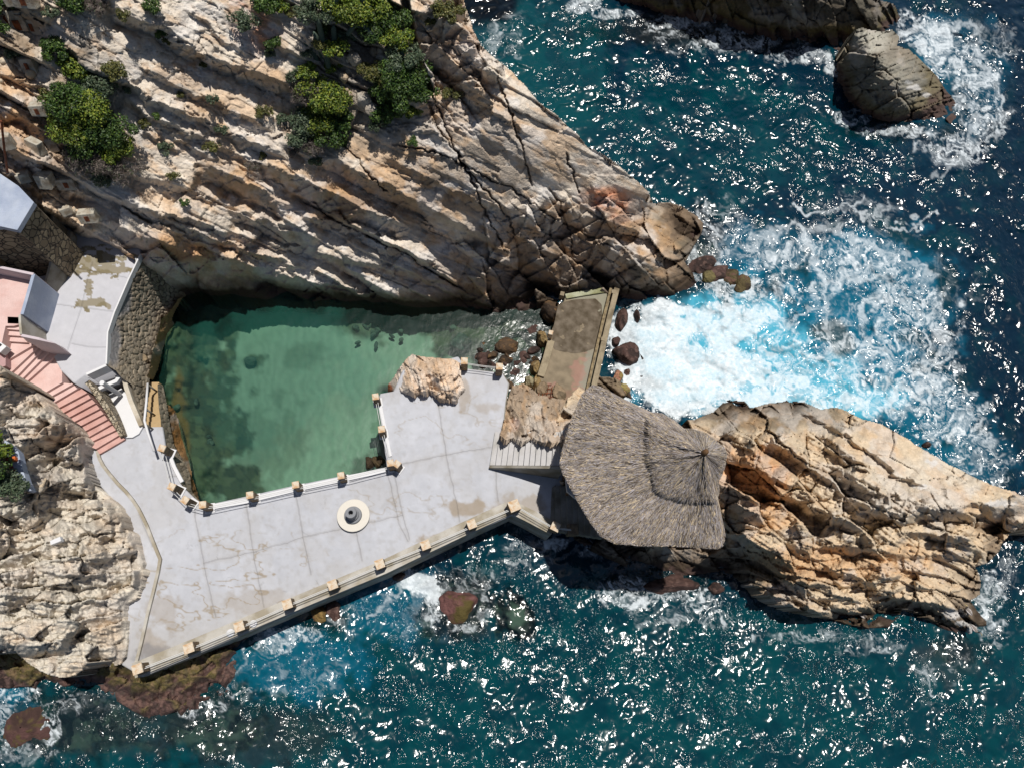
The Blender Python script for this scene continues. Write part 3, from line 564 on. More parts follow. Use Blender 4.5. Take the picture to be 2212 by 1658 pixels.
def sk_col(px, py, V):
    C = rockcol(px, py, V, -20, 75, A(140, 136, 124), zones=[(1880, 90, 50, 26, A(200, 196, 182), .8), (1930, 165, 50, 40, A(165, 160, 146), .7)], wet=False, orr=.15) * .85
    z = V[:, 2] + (fbm(px / 12, py / 12, 4, 8) - .5) * .8
    C = mixc(mixc(C, ss(1.9, 1.0, z) * .75, A(120, 108, 75)), ss(1.0, .4, z) * .9, R_PUR * .85)
    return mixc(C, blobs(px, py, [(1975, 190, 14, 6), (1962, 178, 10, 5), (2000, 205, 10, 5)], (fbm(px / 6, py / 6, 3, 8) - .5) * 1.6) * .7, R_WHITE)
sheet('sea_stack', SK_POLY, SK_Z, M['rock'], 2.0, sk_dt, sk_col, skirt=-3, wob=2.0, kind=None, label='large pale blocky rock islet ringed by foam in the upper right', cat='rock')
# ================================================================ seabed and water
POOL = [(300, 560), (430, 600), (700, 620), (1000, 640), (1180, 660), (1215, 700), (1190, 760), (1165, 850), (1110, 850), (1080, 860), (830, 850), (850, 1060), (440, 1110), (300, 1000)]
def sb_z(px, py):
    inp = ss(25, -25, np.where(inpoly(POOL, px, py), -1, 1) * segd(POOL + [POOL[0]], px, py)[0])
    zz = -1.7 * inp - 3.5 * (1 - inp)
    for (x, y, rx, ry, up) in [(380, 760, 60, 130, 1.0), (420, 1000, 60, 90, .8), (330, 700, 60, 60, 1.0), (800, 700, 60, 30, .35), (700, 760, 60, 20, .1), (1100, 740, 120, 60, .9), (995, 735, 24, 22, .7), (540, 780, 20, 12, .3), (440, 720, 50, 60, .4),
                               (1115, 1335, 48, 50, 2.9), (990, 1310, 80, 75, 2.6), (140, 1600, 160, 90, 2.2), (450, 1580, 140, 90, 2.4), (60, 1560, 90, 80, 2.2), (620, 1560, 160, 90, 1.6), (1790, 715, 45, 35, 2.9), (1420, 1260, 150, 50, 2.5), (1560, 40, 330, 120, 2.6), (1950, 1390, 140, 70, 2.4), (2060, 230, 70, 110, 2.4), (1520, 560, 90, 60, 2.4)]:
        zz = zz + up * ss(1.2, .3, np.hypot((px - x) / rx, (py - y) / ry) + (fbm(px / 20, py / 20, 4, 6) - .5) * .9)
    return np.minimum(zz, -.22) + (fbm(px / 30, py / 30, 4, 12) - .5) * .12
def sb_col(px, py, V):
    n = fbm(px / 26, py / 26, 5, 31); n2 = fbm(px / 9, py / 9, 4, 35)
    rocky = blobs(px, py, [(400, 700, 110, 130), (420, 900, 110, 220), (800, 695, 75, 40, .8), (660, 770, 50, 25, .4), (1080, 730, 150, 70), (560, 600, 200, 20), (470, 1040, 90, 50), (540, 780, 24, 16), (800, 1010, 60, 30, .7), (960, 690, 60, 25, .4), (560, 960, 90, 90, .35)], (fbm(px / 25, py / 25, 5, 3) - .5) * 1.8)
    C = np.tile(A(178, 166, 136, 1.35), (len(px), 1))
    rip = np.sin(px / 3.2 + fbm(px / 40, py / 40, 3, 3) * 14) * .07
    C = C * (1 + rip + (n2 - .5) * .25)[:, None]
    a, b = px / 22, py / 22
    f1, e, r1, r2, r3, ox, oy = vor(a + (fbm(px / 15, py / 15, 3, 5) - .5) * 1.2, b, 7)
    stone = (np.array(A(104, 88, 58))[None] * (.45 + .9 * r1)[:, None]) * (.55 + .45 * ss(0, .12, e))[:, None]
    C = C * (1 - rocky[:, None]) + stone * rocky[:, None]
    C = mixc(C, blobs(px, py, [(385, 900, 12, 110), (395, 960, 15, 80)], (n - .5)) * .8, A(165, 95, 35))
    dk = 1 - inpoly(POOL, px, py)
    C = mixc(C, dk * .8, A(120, 100, 85)); C = mixc(C, dk * ss(.5, .6, n) * .7, A(110, 80, 78))
    return C
sheet('seabed', [(-420, -460), (2650, -460), (2650, 2050), (-420, 2050)], sb_z, M['sand'], 4.0, None, sb_col, snap=False)

def mk_water(name):
    m, N, L, B = nmat(name)
    N.remove(B); out = N['Material Output']
    col = N.new('ShaderNodeAttribute'); col.attribute_name = 'Col'
    fo = N.new('ShaderNodeAttribute'); fo.attribute_name = 'foam'
    cl = N.new('ShaderNodeAttribute'); cl.attribute_name = 'clear'
    ch = N.new('ShaderNodeAttribute'); ch.attribute_name = 'chop'
    tc = N.new('ShaderNodeTexCoord')
    n1 = N.new('ShaderNodeTexNoise'); n1.inputs['Scale'].default_value = 2.9; n1.inputs['Detail'].default_value = 2.4; n1.inputs['Roughness'].default_value = 0.5; n1.inputs['Distortion'].default_value = 0.8
    n2 = N.new('ShaderNodeTexNoise'); n2.inputs['Scale'].default_value = 0.7; n2.inputs['Detail'].default_value = 1.5; n2.inputs['Distortion'].default_value = 0.5
    mp = N.new('ShaderNodeMapping'); mp.inputs['Scale'].default_value = (1.25, 0.8, 1); mp.inputs['Rotation'].default_value = (0, 0, 0.5)
    L.new(tc.outputs['Object'], mp.inputs[0]); L.new(mp.outputs[0], n1.inputs['Vector']); L.new(mp.outputs[0], n2.inputs['Vector'])
    s1 = N.new('ShaderNodeMath'); s1.operation = 'MULTIPLY'; L.new(n1.outputs[0], s1.inputs[0]); s1.inputs[1].default_value = 0.36
    s2 = N.new('ShaderNodeMath'); s2.operation = 'MULTIPLY_ADD'; L.new(n2.outputs[0], s2.inputs[0]); s2.inputs[1].default_value = 0.9; L.new(s1.outputs[0], s2.inputs[2])
    bp = N.new('ShaderNodeBump'); bp.inputs['Distance'].default_value = 1.0; L.new(s2.outputs[0], bp.inputs['Height']); L.new(ch.outputs['Fac'], bp.inputs['Strength'])
    df = N.new('ShaderNodeBsdfDiffuse'); L.new(col.outputs['Color'], df.inputs[0])
    tr = N.new('ShaderNodeBsdfTransparent'); tr.inputs[0].default_value = (0.56, 0.84, 0.84, 1)
    b1 = N.new('ShaderNodeMixShader'); L.new(cl.outputs['Fac'], b1.inputs[0]); L.new(df.outputs[0], b1.inputs[1]); L.new(tr.outputs[0], b1.inputs[2])
    gl = N.new('ShaderNodeBsdfGlossy'); gl.inputs['Roughness'].default_value = 0.17; L.new(bp.outputs[0], gl.inputs['Normal'])
    fr = N.new('ShaderNodeFresnel'); fr.inputs[0].default_value = 1.45; L.new(bp.outputs[0], fr.inputs['Normal'])
    nf = N.new('ShaderNodeTexNoise'); nf.inputs['Scale'].default_value = 5; nf.inputs['Detail'].default_value = 5; nf.inputs['Roughness'].default_value = .7; L.new(tc.outputs['Object'], nf.inputs['Vector'])
    mr = N.new('ShaderNodeMapRange'); mr.inputs[1].default_value = .35; mr.inputs[2].default_value = .65; mr.inputs[3].default_value = .74; mr.inputs[4].default_value = 1.1; L.new(nf.outputs[0], mr.inputs[0])
    fm = N.new('ShaderNodeMath'); fm.operation = 'MULTIPLY'; fm.use_clamp = True; L.new(fo.outputs['Fac'], fm.inputs[0]); L.new(mr.outputs[0], fm.inputs[1])
    inv = N.new('ShaderNodeMath'); inv.operation = 'SUBTRACT'; inv.inputs[0].default_value = 1.0; L.new(fm.outputs[0], inv.inputs[1]); inv.use_clamp = True
    mf = N.new('ShaderNodeMath'); mf.operation = 'MULTIPLY'; L.new(fr.outputs[0], mf.inputs[0]); L.new(inv.outputs[0], mf.inputs[1])
    mg = N.new('ShaderNodeMath'); mg.operation = 'MULTIPLY'; mg.inputs[1].default_value = 1.3; mg.use_clamp = True; L.new(mf.outputs[0], mg.inputs[0])
    mx = N.new('ShaderNodeMixShader'); L.new(mg.outputs[0], mx.inputs[0]); L.new(b1.outputs[0], mx.inputs[1]); L.new(gl.outputs[0], mx.inputs[2])
    fd = N.new('ShaderNodeBsdfDiffuse'); fd.inputs[0].default_value = (.62, .67, .70, 1)
    m2 = N.new('ShaderNodeMixShader'); L.new(fm.outputs[0], m2.inputs[0]); L.new(mx.outputs[0], m2.inputs[1]); L.new(fd.outputs[0], m2.inputs[2])
    L.new(m2.outputs[0], out.inputs['Surface'])
    return m
M['water'] = mk_water('sea_water')
def pool_mask(px, py):
    d = segd(POOL + [POOL[0]], px, py)[0] * np.where(inpoly(POOL, px, py), -1, 1)
    return ss(6, -6, d)
def wz(px, py):
    V = P(px, py, np.zeros(px.shape)); x, y = V[:, 0], V[:, 1]
    pm = pool_mask(px, py)
    h = (fbm(x * .35 + 9, y * .45, 3, 3) - .5) * .55
    u = x * .8 + y * .6; v = -x * .6 + y * .8
    h += (np.abs(fbm(u * .7, v * 1.1, 3, 8) - .5)) * -.36 + (fbm(x * 2.3, y * 2.6, 2, 15) - .5) * .10
    swirl = blobs(px, py, [(1560, 720, 260, 150), (1850, 760, 230, 200, .8), (1010, 1280, 160, 90, .6), (2060, 150, 120, 160, .6)])
    h += swirl * (fbm(x * .9, y * .9, 4, 22) - .5) * .6
    return (h + .1) * (1 - pm) + pm * (fbm(x * 2, y * 2, 3, 9) - .5) * .012
FOAM = [(1420, 735, 105, 85, 1.0), (1400, 800, 75, 65, 1.0), (1520, 800, 160, 75, .95), (1440, 668, 85, 22, 1.0), (1590, 625, 75, 40, .75), (1560, 700, 120, 60, .85), (1640, 845, 170, 45, .8), (1790, 872, 130, 26, .75), (1450, 860, 80, 38, 1.0), (1500, 885, 60, 16, .8),
        (1690, 640, 50, 130, .42), (1760, 545, 150, 50, .46), (1880, 600, 130, 70, .42), (1960, 700, 110, 110, .45), (1990, 830, 100, 70, .6), (1880, 850, 130, 50, .66), (1740, 770, 180, 70, .48), (1830, 700, 130, 110, .30), (2050, 900, 100, 70, .5), (2110, 980, 60, 70, .40), (1900, 640, 240, 170, .24), (1850, 450, 110, 50, .30), (1560, 500, 90, 90, .34), (1640, 540, 90, 60, .36),
        (2000, 70, 60, 40, .66), (2020, 100, 40, 60, .8), (2060, 130, 60, 60, .6), (2110, 190, 60, 90, .52), (2130, 270, 60, 60, .45), (2070, 320, 90, 50, .44), (1960, 40, 30, 30, .5), (2150, 90, 70, 50, .34),
        (1260, 12, 40, 20, .6), (1330, 30, 60, 14, .5), (1460, 52, 90, 16, .5), (1600, 85, 90, 20, .6), (1730, 122, 90, 22, .66), (1810, 150, 30, 20, .6), (1600, 70, 260, 50, .33), (1840, 255, 40, 20, .5), (1960, 285, 110, 14, .5), (1090, 80, 50, 60, .3),
        (905, 1262, 45, 26, 1.0), (935, 1280, 24, 26, .9), (870, 1245, 40, 26, .6), (640, 1372, 60, 22, .8), (600, 1388, 80, 30, .6), (740, 1320, 60, 50, .38), (850, 1310, 90, 70, .34), (1000, 1250, 110, 40, .4), (640, 1440, 140, 80, .36), (1150, 1190, 80, 40, .42), (1200, 1175, 30, 16, .8), (1270, 1190, 40, 20, .5), (1100, 1230, 90, 60, .25),
        (1345, 1275, 50, 40, .7), (1370, 1300, 40, 24, .85), (1430, 1275, 40, 24, .75), (1500, 1290, 60, 30, .7), (1440, 1310, 130, 50, .42), (1560, 1340, 60, 25, .5), (1740, 1375, 160, 16, .5), (1880, 1395, 90, 22, .45), (2030, 1440, 70, 60, .4), (2000, 1500, 70, 40, .3), (2140, 1290, 40, 60, .66), (2150, 1370, 40, 50, .45), (2180, 1240, 30, 40, .4),
        (30, 1495, 70, 18, .75), (10, 1560, 30, 70, .55), (110, 1575, 26, 40, .75), (130, 1520, 60, 30, .45), (430, 1530, 60, 30, .55), (510, 1480, 40, 70, .42), (200, 1520, 80, 30, .3), (560, 1430, 60, 40, .4), (480, 1590, 120, 60, .26), (60, 1630, 90, 30, .4),
        (1530, 470, 20, 60, .4), (1500, 560, 24, 24, .6), (1560, 600, 60, 18, .5), (1340, 850, 30, 24, .8), (2140, 1010, 60, 50, .35), (990, 1355, 60, 14, .5), (1045, 1320, 14, 50, .5), (940, 1320, 12, 50, .6)]
FLINE = [([(1700, 440), (1760, 455), (1830, 450), (1850, 430), (1855, 415)], 4, .7), ([(1830, 450), (1890, 470), (1960, 485), (2020, 475)], 3, .6), ([(1740, 500), (1760, 560), (1780, 600), (1770, 640), (1790, 720)], 8, .7), ([(1770, 600), (1830, 590), (1900, 600), (1960, 640), (2020, 690), (2030, 760), (2000, 830)], 7, .65),
         ([(1880, 640), (1860, 700), (1870, 740), (1920, 780)], 7, .65), ([(1620, 530), (1700, 490), (1790, 495), (1870, 530), (1950, 560), (2010, 600)], 9, .55), ([(1590, 790), (1640, 740), (1690, 700), (1760, 660)], 4, .6), ([(1680, 640), (1690, 700), (1660, 750)], 5, .5),
         ([(1780, 770), (1850, 730), (1930, 760)], 4, .5), ([(1840, 810), (1900, 780), (1930, 790)], 4, .6), ([(2100, 130), (2140, 160), (2170, 220), (2165, 290)], 5, .6), ([(1990, 60), (2040, 45), (2100, 60), (2130, 110)], 7, .55), ([(2060, 230), (2110, 260), (2110, 310), (2060, 350)], 5, .5),
         ([(2010, 380), (2050, 370), (2090, 340)], 5, .4), ([(870, 1270), (830, 1300), (800, 1340)], 5, .5), ([(925, 1290), (940, 1330)], 7, .6), ([(1980, 1440), (2010, 1470), (2030, 1500)], 4, .5)]
def wcol(px, py, V):
    n = fbm(px / 130, py / 130, 4, 61); n2 = fbm(px / 34, py / 34, 4, 64)
    C = np.tile(A(0, 50, 72, 2.1), (len(px), 1))
    C = mixc(C, ss(1050, 1500, py + (n - .5) * 400) * .9, A(0, 74, 82, 2.0)); C = mixc(C, blobs(px, py, [(1180, 220, 160, 260), (1500, 300, 330, 150, .5)], (n - .5) * 1.4) * .8, A(0, 82, 88, 1.9))
    C = mixc(C, ss(.5, .7, n2) * .30, A(4, 88, 92, 1.9)); C = mixc(C, ss(.5, .35, n2) * .3, A(0, 34, 58, 2.0))
    cy = blobs(px, py, [(1720, 780, 300, 180), (1870, 640, 190, 140, .75), (2010, 890, 110, 100, .7), (1650, 560, 120, 80, .5), (2060, 160, 110, 130, .6), (640, 1430, 150, 80, .55), (840, 1310, 130, 80, .5), (2100, 990, 100, 80, .6), (20, 1520, 60, 60, .7)], (n2 - .5) * 1.2)
    C = mixc(C, blobs(px, py, [(1045, 0, 75, 62)], (n2 - .5) * .8), A(0, 8, 14))  # shadow over the cove, painted into the water colour as a dark blob
    C = mixc(C, cy * .85, A(10, 118, 150, 1.5))
    br = blobs(px, py, [(1560, 760, 200, 130), (1750, 860, 170, 60), (1700, 820, 160, 80, .8)], (n2 - .5) * .9)
    C = mixc(C, br * .8, A(90, 190, 218, 1.4))
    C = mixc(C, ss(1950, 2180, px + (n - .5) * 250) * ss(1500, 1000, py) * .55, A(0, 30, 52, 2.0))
    C = mixc(C, blobs(px, py, [(1790, 715, 42, 26), (1820, 740, 30, 30)], (n2 - .5) * .8) * .7, A(70, 72, 62))
    C = mixc(C, blobs(px, py, [(1600, 60, 260, 45), (1470, 560, 60, 50), (240, 1570, 230, 60, .7), (560, 1600, 150, 60, .6), (2040, 1430, 80, 50, .6), (990, 1320, 70, 60, .7)], (n2 - .5) * 1.2) * .6, A(58, 62, 62))
    pm = pool_mask(px, py)
    C = mixc(C, pm, A(50, 140, 122, 1.7)); C = mixc(C, pm * blobs(px, py, [(560, 860, 150, 120)], (n2 - .5)) * .5, A(20, 100, 90, 1.7))
    return C
def wattr(px, py, V):
    x, y = px, py
    am = blobs(px, py, FOAM, (fbm(px / 28, py / 28, 4, 12) - .5) * 1.1)
    am = am * (1 - .28 * ss(1120, 1200, py) * ss(.95, .7, am))
    wx = px + (fbm(px / 40, py / 40, 4, 21) - .5) * 70; wy = py + (fbm(px / 40, py / 40, 4, 27) - .5) * 70
    wx += (fbm(px / 12, py / 12, 3, 33) - .5) * 16; wy += (fbm(px / 12, py / 12, 3, 37) - .5) * 16
    f1, e1, *_ = vor(wx / 46, wy / 38, 3); f1b, e2, *_ = vor(wx / 17, wy / 15, 5)
    rl = 1 - np.abs(2 * fbm(wx / 21, wy / 16, 5, 111) - 1); rl2 = 1 - np.abs(2 * fbm(wx / 50, wy / 38, 5, 113) - 1)
    lace = np.maximum(np.maximum(ss(.08, .0, e1) * ss(.22, .45, am + .1) * .7, ss(.86, 1.0, rl2) * ss(.16, .4, am + .08)), np.maximum(ss(.80, .99, rl) * ss(.22, .48, am) * .9, ss(.16, .0, e2) * ss(.3, .55, am) * .45))
    fine = fbm(wx / 7, wy / 7, 4, 43); mid = fbm(wx / 24, wy / 24, 4, 47)
    body = ss(1.02, .55, mid + (1 - am) * .95) ; body = ss(.35, .95, body + (fine - .5) * .9)
    foam = np.maximum(lace * (.35 + .65 * ss(.35, .6, fine)) * ss(.15, .45, am), body)
    rg1 = 1 - np.abs(2 * fbm(wx / 30, wy / 22, 3, 101) - 1); rg2 = 1 - np.abs(2 * fbm(wx / 11, wy / 8, 3, 105) - 1)
    strk = ss(.62, .97, rg1 * .55 + rg2 * .45)
    foam = np.maximum(foam, ss(.75, 1.0, am + (mid - .5) * .35) * (.35 + .65 * strk) * 1.05)
    foam = np.maximum(foam, ss(.80, 1.05, am + (mid - .5) * .5) * (.52 + .48 * ss(.34, .6, .6 * fbm(wx / 17, wy / 10, 5, 91) + .4 * fbm(px / 5, py / 4, 3, 95))))
    for pts, w, s in FLINE:
        d = segd(pts, wx, wy)[0]; foam = np.maximum(foam, ss(w * 1.6, 0, d + (fine - .5) * w * 3) * s)
    pm = pool_mask(px, py)
    foam = foam * (1 - pm); foam = np.clip(foam, 0, 1) * (.78 + .2 * ss(.4, .6, mid))
    clear = np.maximum(pm * (.93 - .16 * blobs(px, py, [(620, 760, 190, 130), (560, 860, 140, 110)], (fbm(px / 40, py / 40, 3, 6) - .5))), blobs(px, py, [(990, 1310, 90, 80, .75), (1115, 1335, 56, 56, .9), (150, 1560, 200, 80, .6), (450, 1560, 130, 90, .65), (620, 1580, 130, 60, .35), (1430, 1250, 130, 40, .6), (700, 1330, 60, 30, .6), (1560, 70, 300, 40, .5), (1960, 280, 120, 30, .5), (2060, 240, 40, 60, .5), (1520, 520, 40, 90, .6), (2080, 1400, 70, 30, .5), (1340, 760, 30, 90, .3)], (fbm(px / 22, py / 22, 4, 71) - .5) * 1.2))
    grp = .5 * fbm(px / 80, py / 60, 3, 81) + .5 * fbm((px + py * .4) / 26, (py - px * .2) / 17, 3, 83)
    chop = (.10 + .78 * ss(.44, .60, grp)) * (1 - pm) + pm * .05
    chop = np.maximum(chop, .16 * blobs(px, py, [(1120, 740, 90, 110)], (fbm(px / 30, py / 30, 3, 4) - .5) * .6))
    chop *= 1 - .45 * blobs(px, py, [(1760, 780, 300, 170), (2040, 200, 120, 150, .6)], 0)
    chop *= 0.48 + .66 * ss(850, 1350, py)
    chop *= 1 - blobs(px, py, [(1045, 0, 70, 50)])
    chop *= 1 - .35 * ss(1950, 2150, px) * ss(1500, 1100, py)
    return {'foam': foam, 'clear': clear, 'chop': chop}
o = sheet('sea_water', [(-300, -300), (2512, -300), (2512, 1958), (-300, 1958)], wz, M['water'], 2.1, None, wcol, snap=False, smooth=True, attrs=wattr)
# the open sea on to the horizon: a ring of the same water beyond the detailed sheet
q = [P(-297, -297, -.3), P(2509, -297, -.3), P(2509, 1955, -.3), P(-297, 1955, -.3)]
far = [[-1500, 1500, -.3], [1500, 1500, -.3], [1500, -1500, -.3], [-1500, -1500, -.3]]
o = mesh_obj('open_sea', np.array([list(v) for v in q] + far), [[i, (i + 1) % 4, 4 + (i + 1) % 4, 4 + i] for i in range(4)], M['water'], cols=np.tile(A(0, 50, 72, 2.1), (8, 1)), attrs={'foam': np.zeros(8), 'clear': np.zeros(8), 'chop': np.full(8, .6)})
tag(o, kind='structure')
# ================================================================ deck, terrace, platform (paved ground)
ZD, ZT, ZP = 2.3, 4.4, 5.6
DECK = [(217, 980), (271, 948), (295, 940), (312, 922), (350, 921), (357, 969), (374, 1012), (390, 1046), (412, 1068), (432, 1085), (450, 1089), (529, 1072), (630, 1049), (729, 1029), (836, 1010), (826, 930), (815, 866), (822, 850), (850, 845), (870, 800), (990, 770), (1002, 790), (1012, 797), (1085, 806), (1098, 828), (1092, 868), (1088, 904), (1080, 941), (1100, 960), (1215, 960),
        (1215, 1040), (1208, 1062), (1206, 1125), (1191, 1148), (1106, 1112), (1017, 1151), (928, 1191), (828, 1241), (720, 1286), (553, 1357), (430, 1410), (307, 1461), (284, 1447), (262, 1434), (274, 1422), (279, 1380), (269, 1363), (270, 1305), (290, 1292), (303, 1260), (306, 1215), (290, 1165), (262, 1100), (220, 1052), (195, 1020), (186, 972), (200, 962)]
SEAMS = [[(835, 1010), (862, 1130), (881, 1168)], [(835, 1010), (945, 985), (1060, 965)], [(947, 870), (965, 990), (985, 1080), (992, 1125)], [(636, 1045), (655, 1160), (672, 1240)], [(553, 1190), (655, 1160), (762, 1135), (870, 1112)], [(770, 1150), (782, 1210)], [(417, 1085), (440, 1215), (465, 1330)], [(440, 1215), (553, 1190)], [(530, 1075), (545, 1180), (570, 1310)],
         [(365, 1030), (415, 1020)], [(1070, 1015), (1075, 1080)], [(300, 1110), (330, 1180)], [(848, 1010), (870, 1110), (885, 1165)]]
def deck_col(px, py, V):
    n = fbm(px / 60, py / 60, 5, 3); n2 = fbm(px / 18, py / 18, 5, 8)
    C = np.tile(A(207, 209, 216, 1.62), (len(px), 1)); C = C * (.90 + .20 * n2)[:, None]
    ca, sa_ = math.cos(-.24), math.sin(-.24); gu = np.floor((px * ca + py * sa_ - 60) / 112).astype(int); gv = np.floor((-px * sa_ + py * ca - 90) / 118).astype(int)
    C = C * (.95 + .09 * hsh(gu, gv, 3))[:, None]
    C = mixc(C, ss(.55, .75, fbm(px / 9, py / 9, 4, 55)) * .18, A(165, 158, 148, 1.62))
    C = mixc(C, ss(.5, .62, n) * .25, A(190, 186, 182, 1.62))
    lo = ss(-40, 120, (py - (1395 - .30 * (px - 300)) + 60)) * ss(1000, 700, px)      # damp, worn strip along the sea side
    C = mixc(C, lo * .35, A(188, 180, 166, 1.62))
    st = np.abs(fbm(px / 75, py / 40, 4, 19) - .5); C = mixc(C, ss(.022, .0, st) * blobs(px, py, [(480, 1260, 230, 110), (960, 900, 130, 60, .6), (870, 1080, 130, 60, .6)], (n2 - .5)) * .7, A(160, 140, 105, 1.62))
    C = mixc(C, blobs(px, py, [(1010, 1095, 50, 16), (960, 1165, 50, 12), (1140, 1090, 60, 20, .7), (1000, 850, 12, 40, .7), (355, 1320, 30, 40, .5), (330, 1400, 30, 50, .6), (1060, 880, 30, 12, .5), (560, 1300, 80, 30, .4)], (n2 - .5) * 1.8) * .7, A(165, 145, 115, 1.62))
    C = mixc(C, blobs(px, py, [(330, 1420, 40, 30)], (n2 - .5) * 1.5) * .6, A(130, 130, 135, 1.62))
    for s in SEAMS:
        d = segd(s, px + (n2 - .5) * 5, py + (n2 - .5) * 5)[0]; C = C * (1 - .33 * ss(2.0, .3, d))[:, None]
        C = mixc(C, ss(9, 1, d) * .15, A(170, 160, 145, 1.62))
    for i in range(14):                                            # hairline cracks
        x0, y0 = RG.uniform(400, 1050), RG.uniform(1040, 1300); a = RG.uniform(0, 3.1); l = RG.uniform(10, 35)
        d = segd([(x0, y0), (x0 + l * math.cos(a), y0 + l * math.sin(a))], px + (n2 - .5) * 22, py + (n2 - .5) * 22)[0]; C = C * (1 - .18 * ss(1.6, .2, d))[:, None]
    return C
def flatbump(a=.02, s=30): return lambda px, py, z: (fbm(px / s, py / s, 4, 4) - .5) * a
sheet('deck', DECK, ZD, M['concrete'], 2.0, flatbump(), deck_col, skirt=2.12)
EDGE = [(1004, 799), (1085, 808), (1097, 829), (1091, 868), (1087, 906)]
TERR = [(140, 452), (200, 455), (240, 480), (300, 525), (303, 547), (277, 602), (246, 675), (233, 715), (229, 790), (185, 810), (160, 828), (132, 800), (100, 740), (40, 720), (15, 690), (30, 590), (20, 570), (40, 540), (78, 543), (110, 470)]
def terr_col(px, py, V):
    n = fbm(px / 40, py / 40, 5, 3); n2 = fbm(px / 13, py / 13, 5, 8)
    C = np.tile(A(214, 214, 220, 1.62), (len(px), 1)) * (.93 + .14 * n2)[:, None]
    wet = blobs(px, py, [(190, 565, 100, 26), (150, 560, 40, 24), (230, 582, 60, 14), (190, 620, 10, 45, .9), (205, 655, 40, 9, .9), (105, 550, 22, 22, .9), (150, 585, 28, 12, .9)], (fbm(px / 16, py / 9, 5, 14) - .5) * 2.6)
    wet = ss(.4, .6, wet)
    C = mixc(C, wet * .85, A(150, 138, 108, 1.62)); C = mixc(C, wet * ss(.5, .62, n2) * .6, A(125, 112, 72, 1.62))
    for s in ([(112, 656), (176, 664), (244, 673)], [(200, 565), (190, 600), (176, 664), (143, 765)], [(130, 571), (190, 584), (275, 600)], [(155, 742), (190, 749), (229, 750)]):
        C = C * (1 - .32 * ss(1.8, .3, segd(s, px, py)[0]))[:, None]
    return C
sheet('terrace', TERR, ZT, M['concrete'], 2.0, flatbump(), terr_col, skirt=1.0)
ZL = 1.05
PLAT = [(1222, 640), (1308, 627), (1318, 655), (1272, 840), (1255, 870), (1240, 885), (1180, 880), (1150, 862), (1165, 806), (1183, 735)]
def plat_col(px, py, V):
    n2 = fbm(px / 13, py / 13, 5, 8); n = fbm(px / 30, py / 30, 4, 2)
    C = np.tile(A(144, 130, 108, 1.55), (len(px), 1)) * (.6 + .8 * n2)[:, None]
    C = mixc(C, blobs(px, py, [(1262, 640, 50, 12), (1300, 650, 12, 30)], (n2 - .5)) * .8, A(160, 158, 140, 1.55))
    d = px - (1318 - (py - 640) * .262)     # pale strip beside the beam
    C = mixc(C, ss(-22, -16, d) * ss(740, 770, py) * .8, A(158, 156, 142, 1.55))
    C = mixc(C, ss(.42, .52, n) * blobs(px, py, [(1258, 775, 16, 12), (1252, 800, 14, 30), (1245, 845, 24, 14), (1215, 830, 50, 5)], (n2 - .5) * 2.2) * .7, A(176, 134, 120, 1.55))
    C = mixc(C, blobs(px, py, [(1200, 860, 40, 20)], (n2 - .5)) * .6, A(150, 118, 100, 1.55))
    return C
sheet('landing', PLAT, ZL, M['concrete'], 2.0, flatbump(.09, 14), plat_col, skirt=-2)
pw, Nn, Ll, Bb = nmat('wet_concrete')
for o_ in (pw,):
    t = Nn.new('ShaderNodeTexCoord'); a = Nn.new('ShaderNodeTexNoise'); a.inputs['Scale'].default_value = 2.2; a.inputs['Detail'].default_value = 7; Ll.new(t.outputs['Object'], a.inputs['Vector'])
    r = Nn.new('ShaderNodeValToRGB'); r.color_ramp.elements[0].position = .35; r.color_ramp.elements[1].position = .68
    r.color_ramp.elements[0].color = (*A(82, 70, 52), 1); r.color_ramp.elements[1].color = (*A(128, 116, 100), 1)
    Ll.new(a.outputs[0], r.inputs[0]); Ll.new(r.outputs[0], Bb.inputs['Base Color']); Bb.inputs['Roughness'].default_value = .6; Bb.inputs['Specular IOR Level'].default_value = .12
    f = Nn.new('ShaderNodeTexNoise'); f.inputs['Scale'].default_value = 22; f.inputs['Detail'].default_value = 4; Ll.new(t.outputs['Object'], f.inputs['Vector'])
    bp = Nn.new('ShaderNodeBump'); bp.inputs['Strength'].default_value = .5; bp.inputs['Distance'].default_value = .02; Ll.new(f.outputs[0], bp.inputs['Height']); Ll.new(bp.outputs[0], Bb.inputs['Normal'])
WET = [(1206, 656), (1240, 647), (1286, 645), (1300, 658), (1301, 700), (1290, 740), (1284, 752), (1262, 761), (1240, 763), (1198, 755), (1192, 742), (1195, 710)]
sheet('puddle', WET, ZL + .02, pw, 2.5, flatbump(.01, 12), None, snap=True, kind=None, label='dark wet sheet of seawater lying on the old concrete landing', cat='puddle')

